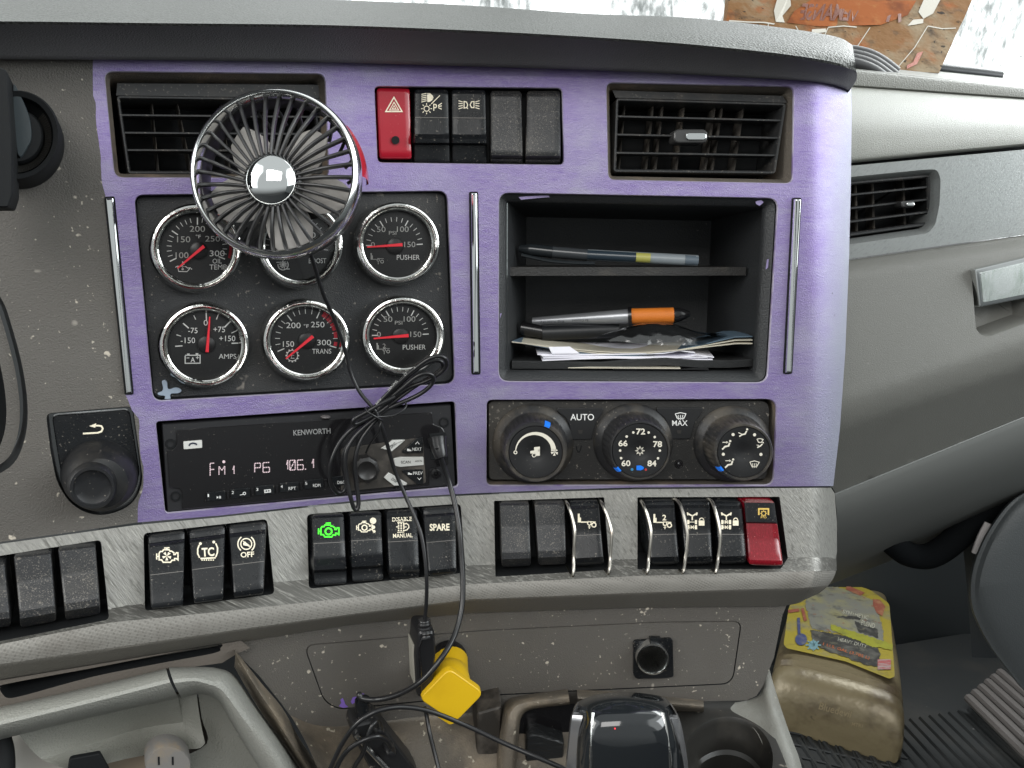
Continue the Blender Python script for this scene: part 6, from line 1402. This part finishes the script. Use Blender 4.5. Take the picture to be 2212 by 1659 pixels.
# cup holder
t = thing('cup_holder', 'dark round cup holder recess right of the gear selector', 'cup holder', S(1560, 1640, .03))
ch_ = lambda x, y: -.006+.00042*max(0, y-1512)
hol = circle(1572, 1640, 98, 48, 92)
mb = MB(); so = [(1440, 1508), (1520, 1512), (1600, 1514), (1634, 1508), (1660, 1560), (1690, 1630), (1740, 1760), (1440, 1800)]
sheet(mb, M(ch_), so, [hol], 14); mb.build('surround', mat('cup_surround', (.022, .021, .019), .5, blotch=(40, (.06, .053, .043), .7, .52), specks=[(160, .68, DUST, .5)]), t)
hl_ = dense(hol, 12); R0 = [M(ch_)(x, y) for x, y in hl_]; cc = sum(R0, Vector())/len(R0)
def rg(k_, dz): return [cc+(p-cc)*k_+Vector((0, 0, dz)) for p in R0]
mb = MB(); mb.grid([R0, rg(.985, -.0012), rg(.97, -.004), rg(.93, -.012), rg(.91, -.014), rg(.90, -.022), rg(.84, -.024), rg(.82, -.040), rg(.78, -.055), rg(.001, -.055)], True)
mb.build('recess', mat('cup_black', (.022, .021, .019), .4, blotch=(30, (.05, .045, .038), .6, .5), specks=[(160, .70, DUST, .5)]), t)
# console right cheek
mb = MB()
loft(mb, [[(1655, 1420, -.03), (1668, 1470, -.01), (1690, 1540, .01), (1712, 1600, .025), (1730, 1650, .035), (1745, 1740, .05)],
          [(1648, 1470, -.012), (1656, 1500, .002), (1676, 1552, .018), (1700, 1610, .034), (1720, 1660, .044), (1735, 1750, .06)],
          [(1634, 1506, -.004), (1640, 1530, .006), (1655, 1570, .020), (1676, 1626, .036), (1695, 1670, .046), (1712, 1760, .062)],
          [(1560, 1522, -.004), (1580, 1536, .004), (1630, 1576, .018), (1660, 1640, .034), (1680, 1690, .044), (1694, 1770, .060)]], 6)
loft(mb, [[(1655, 1420, -.03), (1668, 1470, -.01), (1690, 1540, .01), (1712, 1600, .025), (1730, 1650, .035), (1745, 1740, .05)], [(1657, 1424, -.10), (1670, 1474, -.09), (1692, 1544, -.08), (1713, 1604, -.07), (1731, 1654, -.06), (1746, 1744, -.05)]], 6)
mb.build('console_cheek', mat('cheek_grey', (.20, .20, .18), .55, bump=[(900, .0004)], specks=[(120, .70, (.35, .33, .26), .6)], blotch=(20, (.14, .13, .11), .7, .52)), dash)['label'] = 'dusty light grey side of the console'
# ------------------------------------------------------------------ footwell: mat, jug, door
FZ = -.509
mb = MB(); mb.add([Vector((-1.2, -1.2, FZ-.02)), Vector((1.6, -1.2, FZ-.02)), Vector((1.6, .9, FZ-.02)), Vector((-1.2, .9, FZ-.02))], [(0, 1, 2, 3)]); struct(mb.build('floor', matte))
mb = MB(); mb.add([Vector((-1.2, .62, FZ-.02)), Vector((1.6, .62, FZ-.02)), Vector((1.6, .62, .05)), Vector((-1.2, .62, .05))], [(0, 1, 2, 3)]); struct(mb.build('bulkhead', mat('bulkhead_dark', (.02, .024, .026), .7)))
t = thing('floor_mat', 'black ribbed rubber floor mat in the passenger footwell', 'floor mat', Vector((.45, .5, FZ)))
def fl(px, py, z=0.0):
    p = RZ(px, py, FZ); return p+Vector((0, 0, z))
mb = MB(); q = [fl(1600, 1560), fl(1650, 1440), fl(2500, 1300), fl(2600, 1800), fl(1500, 1800)]
q2 = [p+Vector((0, 0, -.012)) for p in q]; mb.add(q+q2, [(0, 1, 2, 3, 4), (9, 8, 7, 6, 5)]+[(i, (i+1) % 5, (i+1) % 5+5, i+5) for i in range(5)]); mb.build('mat_sheet', rubber, t, smooth=False)
for i in range(26):
    a = fl(1985-10*i+150, 1500+14*i-30); b = fl(2240-4*i+150, 1760+18*i)
    a, b = fl(2010+0*i, 1548), fl(2260, 1800)
    off = Vector((-.0145*(i-9), -.0035*(i-9), 0)); mb = MB(); tube(mb, [a+off, (a+b)/2+off, b+off], .0032, 6, smooth=0); mb.build('mat_rib', rubber, t)
for i in range(7):
    mb = MB(); tube(mb, [fl(1690+34*i, 1560+6*i, .001), fl(1740+36*i, 1700+6*i, .001)], .0016, 5, smooth=0); mb.build('mat_groove', rubber, t)
for i in range(5):
    mb = MB(); tube(mb, [fl(1690, 1580+24*i, .001), fl(1960, 1640+26*i, .001)], .0016, 5, smooth=0); mb.build('mat_groove', rubber, t)
# jug lying on its back
t = thing('oil_jug', 'grimy gold plastic oil jug lying on the mat with a torn yellow label', 'jug', RZ(1830, 1560, FZ))
JT = FZ+.074
def JQ(u, v, z=0.0):    # u across, v from near end to far end, on the top face
    q = [(1669, 1424), (1957, 1500), (1926, 1262), (1722, 1226)]
    P = [RZ(x, y, JT) for x, y in q]; p = (P[0]*(1-u)+P[1]*u)*(1-v)+(P[3]*(1-u)+P[2]*u)*v; return p+Vector((0, 0, z))
sec = []
for v, dz, w_, th in ((-.100, -.056, .84, .022), (-.096, -.042, .94, .036), (-.085, -.025, .985, .053), (-.062, -.011, 1.0, .067), (-.03, -.003, 1.0, .077), (.0, -.001, 1.0, .079), (.012, -.005, .985, .072), (.03, -.005, .985, .072), (.045, .0005, 1.0, .08), (.3, .003, 1.0, .083), (.6, .002, .98, .082), (.92, .0, .92, .08), (1.0, -.006, .86, .07), (1.06, -.02, .72, .05), (1.12, -.035, .4, .03)):
    c = JQ(.5, v); ax = (JQ(1, v)-JQ(0, v))/2*w_; top_z = dz; bot = min(-.0, 0); zc = dz-th/2; hh = th/2; ring = []
    for k_ in range(32):
        a = 2*math.pi*k_/32; ca, sa = math.cos(a), math.sin(a); e = .42
        x_ = (abs(ca)**e)*(1 if ca >= 0 else -1); y_ = (abs(sa)**e)*(1 if sa >= 0 else -1)
        ring.append(c+ax*x_+Vector((0, 0, max(-.074, zc+hh*y_))))
    sec.append(ring)
mb = MB(); mb.grid(sec, True, 0, cap=True); jb = mb.build('jug_body', gold, t)
lz = .0045
def JL(x, y, z=0): # z12 pixel on the label plane
    px, py = z12(x, y); return RZ(px, py, JT+lz+z)
lab = rquad([(400, 440), (620, 455), (850, 520), (975, 610), (1010, 1075), (975, 1090), (700, 980), (320, 895), (300, 870), (330, 650)], [10, 20, 30, 25, 12, 12, 20, 12, 12, 20], 4)
class JInk(Ink):       # print that is chipped along its edges
    def poly(s, pts):
        if len(pts) < 9 and max(p[0] for p in pts)-min(p[0] for p in pts) > 60:
            pts = [(x+7*noise.noise(Vector((x*.09, y*.09, 1.5)))+5*noise.noise(Vector((x*.3, y*.3, 4))), y+7*noise.noise(Vector((x*.09, y*.09, 7.5)))+5*noise.noise(Vector((x*.3, y*.3, 9)))) for x, y in dense(pts, 9)]
        Ink.poly(s, pts)
k = Ink(JL, None, 0)
yl = mat('label_yellow', (.27, .215, .03), .4, blotch=[(25, (.17, .16, .12), .8, .5), (70, (.10, .08, .04), .6, .56)]); gy = mat('label_torn_grey', (.15, .148, .125), .5, blotch=[(22, (.23, .21, .09), .8, .5), (60, (.05, .05, .05), .9, .54)], specks=[(120, .64, (.2, .08, .04), .7)])
k.poly([(x, y) for x, y in lab]); o = k.build('label', yl, jb)
k = JInk(lambda x, y, z=0: JL(x, y, .0006), None, 0)
k.poly([(470, 470), (700, 520), (880, 590), (930, 760), (940, 860), (700, 810), (480, 770), (440, 620)]); k.build('torn_patch', gy, o)
k = JInk(lambda x, y, z=0: JL(x, y, .0009), None, 0); k.poly([(470, 775), (880, 850), (920, 930), (900, 1010), (840, 1005), (540, 895), (490, 850)]); k.poly([(750, 720), (900, 770), (905, 830), (780, 790)]); k.poly([(640, 690), (800, 690), (790, 712), (640, 700)]); k.build('label_black', mat('label_black', (.035, .034, .032), .4, blotch=[(40, (.13, .125, .11), .8, .50), (120, (.16, .15, .10), .7, .55)]), o)
k = JInk(lambda x, y, z=0: JL(x, y, .0012), None, 0); k.poly([(600, 740), (1000, 870), (995, 905), (850, 880), (600, 775)]); k.build('label_band', mat('label_lime', (.24, .24, .03), .4, blotch=(60, (.12, .12, .04), .7, .5)), o)
k = Ink(lambda x, y, z=0: JL(x, y, .0013), None, 0); k.line([(395, 700), (400, 810)], 18); k.disc(412, 838, 38); k.build('thermometer', mat('label_blue', (.05, .06, .14), .3, blotch=(90, (.14, .14, .15), .8, .52)), o)
k = Ink(lambda x, y, z=0: JL(x, y, .0011), None, 0); k.disc(490, 875, 30); 
for a in range(0, 360, 45): k.line([(490, 875), (490+50*math.cos(math.radians(a)), 875+36*math.sin(math.radians(a)))], 8)
k.build('snowflake', mat('label_ice', (.14, .25, .28), .4, blotch=(90, (.2, .2, .15), .8, .52)), o)
k = Ink(lambda x, y, z=0: JL(x, y, .0011), None, 0); k.poly([(870, 580), (915, 585), (950, 630), (930, 690), (895, 670), (872, 620)]); k.line([(330, 660), (400, 650)], 20); k.line([(420, 640), (440, 720)], 20); k.poly([(700, 490), (820, 540), (790, 560), (700, 520)]); k.build('label_red', mat('label_red', (.22, .07, .045), .4, blotch=(60, (.35, .2, .1), .8, .5)), o)
k = Ink(lambda x, y, z=0: JL(x, y, .0013), None, 0); k.text('HEAVY DUTY', 740, 860, 190, 22, 15, .01); k.text('SYNTHETIC', 760, 680, 170, 26, 14, .02); k.text('BLEND', 840, 742, 90, 30, 16, .02); k.build('label_print', mat('label_print', (.34, .33, .27), .5, blotch=(150, (.08, .08, .07), .9, .5)), o)
k = Ink(lambda x, y, z=0: JL(x, y, .0013), None, 0); k.text('1 U.S. GAL (3.785 L)', 700, 915, 310, 24, 17, .01); k.build('label_volume', mat('label_orange', (.36, .10, .035), .5, blotch=(150, (.08, .05, .04), .9, .52)), o)
k = Ink(lambda x, y, z=0: JL(x, y, .0014), None, 0); k.rect(900, 965, 985, 1030); k.build('flag', mat('label_flag', (.28, .20, .19), .5, streak=(160, (.3, 1, 1), (.30, .04, .04), .45, .55, .8)), o)
# embossed script on the end of the jug
def JE(x, y, z=0):
    px, py = z12(x, y); d = ray(px, py)
    a, b_ = sec[3], sec[1]; p0 = JQ(.5, -.22)+Vector((0, 0, -.05)); ax = (JQ(1, 0)-JQ(0, 0)).normalized(); nn = ax.cross(Vector((0, 0, 1))).normalized()
    p0 = JQ(.5, -.105)+Vector((0, 0, -.035)); tt = (p0-CAM).dot(nn)/d.dot(nn); return CAM+d*(tt*.992)
k = Ink(JE, None, 0); k.text('Bluedevil', 630, 1290, 210, 46, 16, .0); k.text('MTR1', 770, 1385, 70, 22, 12, .01); k.build('embossing', mat('emboss_gold', (.24, .19, .11), .4), jb)
# wall added out of view at the door, keeps side light off the footwell
mb = MB(); mb.add([Vector((.88, .62, FZ-.02)), Vector((.93, -1.3, FZ-.02)), Vector((.93, -1.3, .02)), Vector((.88, .62, .10)), Vector((.95, .62, FZ-.02)), Vector((1.0, -1.3, FZ-.02)), Vector((1.0, -1.3, .02)), Vector((.95, .62, .10))], [(0, 1, 2, 3), (7, 6, 5, 4), (3, 2, 6, 7)])
tag(mb.build('door_shade_wall', doorgrey, smooth=False), 'unseen grey wall added at the passenger door to shade the footwell', 'door')
# door side on the far right
t = thing('passenger_door', 'grey curved passenger door lining at the right edge', 'door', RZ(2300, 1500, FZ))
mb = MB(); dh = -.20
OC = [(2260, 1040), (2190, 1075), (2146, 1124), (2112, 1185), (2094, 1245), (2094, 1300), (2112, 1351), (2140, 1400), (2170, 1440), (2215, 1495), (2300, 1560)]
IN1 = [(x+10+6*math.sin(i), y+4) for i, (x, y) in enumerate(OC)]
loft(mb, [[(x, y, dh-.10) for x, y in OC], [(x+2, y, dh-.012) for x, y in OC], [(x+14, y+2, dh) for x, y in OC], [(x+60, y+5 if y < 1300 else y-30, dh+.010) for x, y in OC], [(2380, 1050+i*45, dh+.02) for i in range(len(OC))]], 4, 0, 4); mb.build('door_lining', doorgrey, t)
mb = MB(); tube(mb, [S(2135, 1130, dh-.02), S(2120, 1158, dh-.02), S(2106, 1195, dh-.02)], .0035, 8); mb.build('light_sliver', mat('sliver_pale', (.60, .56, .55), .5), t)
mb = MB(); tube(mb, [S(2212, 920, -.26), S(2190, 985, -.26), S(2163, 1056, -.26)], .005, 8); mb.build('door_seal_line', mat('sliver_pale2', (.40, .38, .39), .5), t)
mb = MB(); loft(mb, [[(2030, 1010, -.30), (2070, 1120, -.32), (2085, 1230, -.33), (2100, 1420, -.34)], [(2150, 960, -.30), (2150, 1100, -.30), (2150, 1230, -.30), (2180, 1420, -.30)], [(2300, 860, -.28), (2300, 1000, -.28), (2300, 1200, -.28), (2300, 1400, -.28)]], 6); mb.build('kick_panel', mat('kick_dark', (.022, .026, .030), .6), t)
mb = MB(); tube(mb, [S(1920, 1165, -.25), S(1960, 1196, -.25), S(2010, 1200, -.25), S(2070, 1160, -.25), S(2150, 1080, -.25), S(2240, 990, -.25)], .013, 14); mb.build('door_seal', mat('seal_black', (.006, .007, .008), .9, spec=.1), t)
t = thing('door_sill', 'grey ribbed metal sill plate by the door at lower right', 'sill plate', RZ(2180, 1560, FZ))
for i in range(6):
    mb = MB(); o_ = Vector((.0155*i, .010*i*0, .0)); a = RZ(2092, 1508, FZ+.02)+Vector((.016*i, .012*i, 0)); b_ = RZ(2330, 1740, FZ+.02)+Vector((.016*i, .012*i, 0)); tube(mb, [a, (a+b_)/2, b_], .0062, 8, smooth=0); mb.build('sill_rib', mat('sill_grey', (.11, .10, .095), .4), t)
# ------------------------------------------------------------------ lower left bits
t = thing('slotted_cap', 'round grey metal cap with two slots at the bottom left', 'cap', S(365, 1650, .0))
D = Disk(364, 1654, 50, 42, .02); mb = MB(); lathe(mb, D, [(1.0, -.012), (1.0, -.002), (.94, 0), (.001, 0)], 40); mb.build('cap_body', mat('old_metal', (.20, .19, .18), .5, blotch=(60, (.28, .22, .15), .8, .50)), t)
m_ = lambda x, y, z=0: D((x-364)/50, (y-1654)/42, z+.0003)
for x in (343, 373): mb = MB(); mb.add([m_(x-2, 1634), m_(x+2, 1634), m_(x+2.5, 1652), m_(x-1.5, 1652)], [(0, 1, 2, 3)]); mb.build('slot', matte, t)
mb = MB(); loft(mb, [[(195, 1628, -.01), (260, 1612, -.01), (290, 1622, -.01), (330, 1645, -.01)], [(215, 1660, -.01), (270, 1650, -.01), (300, 1655, -.01), (330, 1668, -.01)], [(240, 1720, -.01), (290, 1715, -.01), (320, 1715, -.01), (340, 1720, -.01)]], 5); tag(mb.build('brown_panel', mat('tan_panel', (.30, .24, .18), .55, blotch=(30, (.20, .14, .09), .8, .5))), 'stained tan plate between the black opening and the slotted cap', 'plate')
mb = MB(); prism(mb, M(.0125), rquad([(150, 1640), (216, 1628), (250, 1690), (140, 1700)], [8, 4, 2, 2]), -.003, 0, .001, 2, back=True); tag(mb.build('black_opening', matte), 'black rounded opening at the bottom left under the scuffed panel', 'opening')
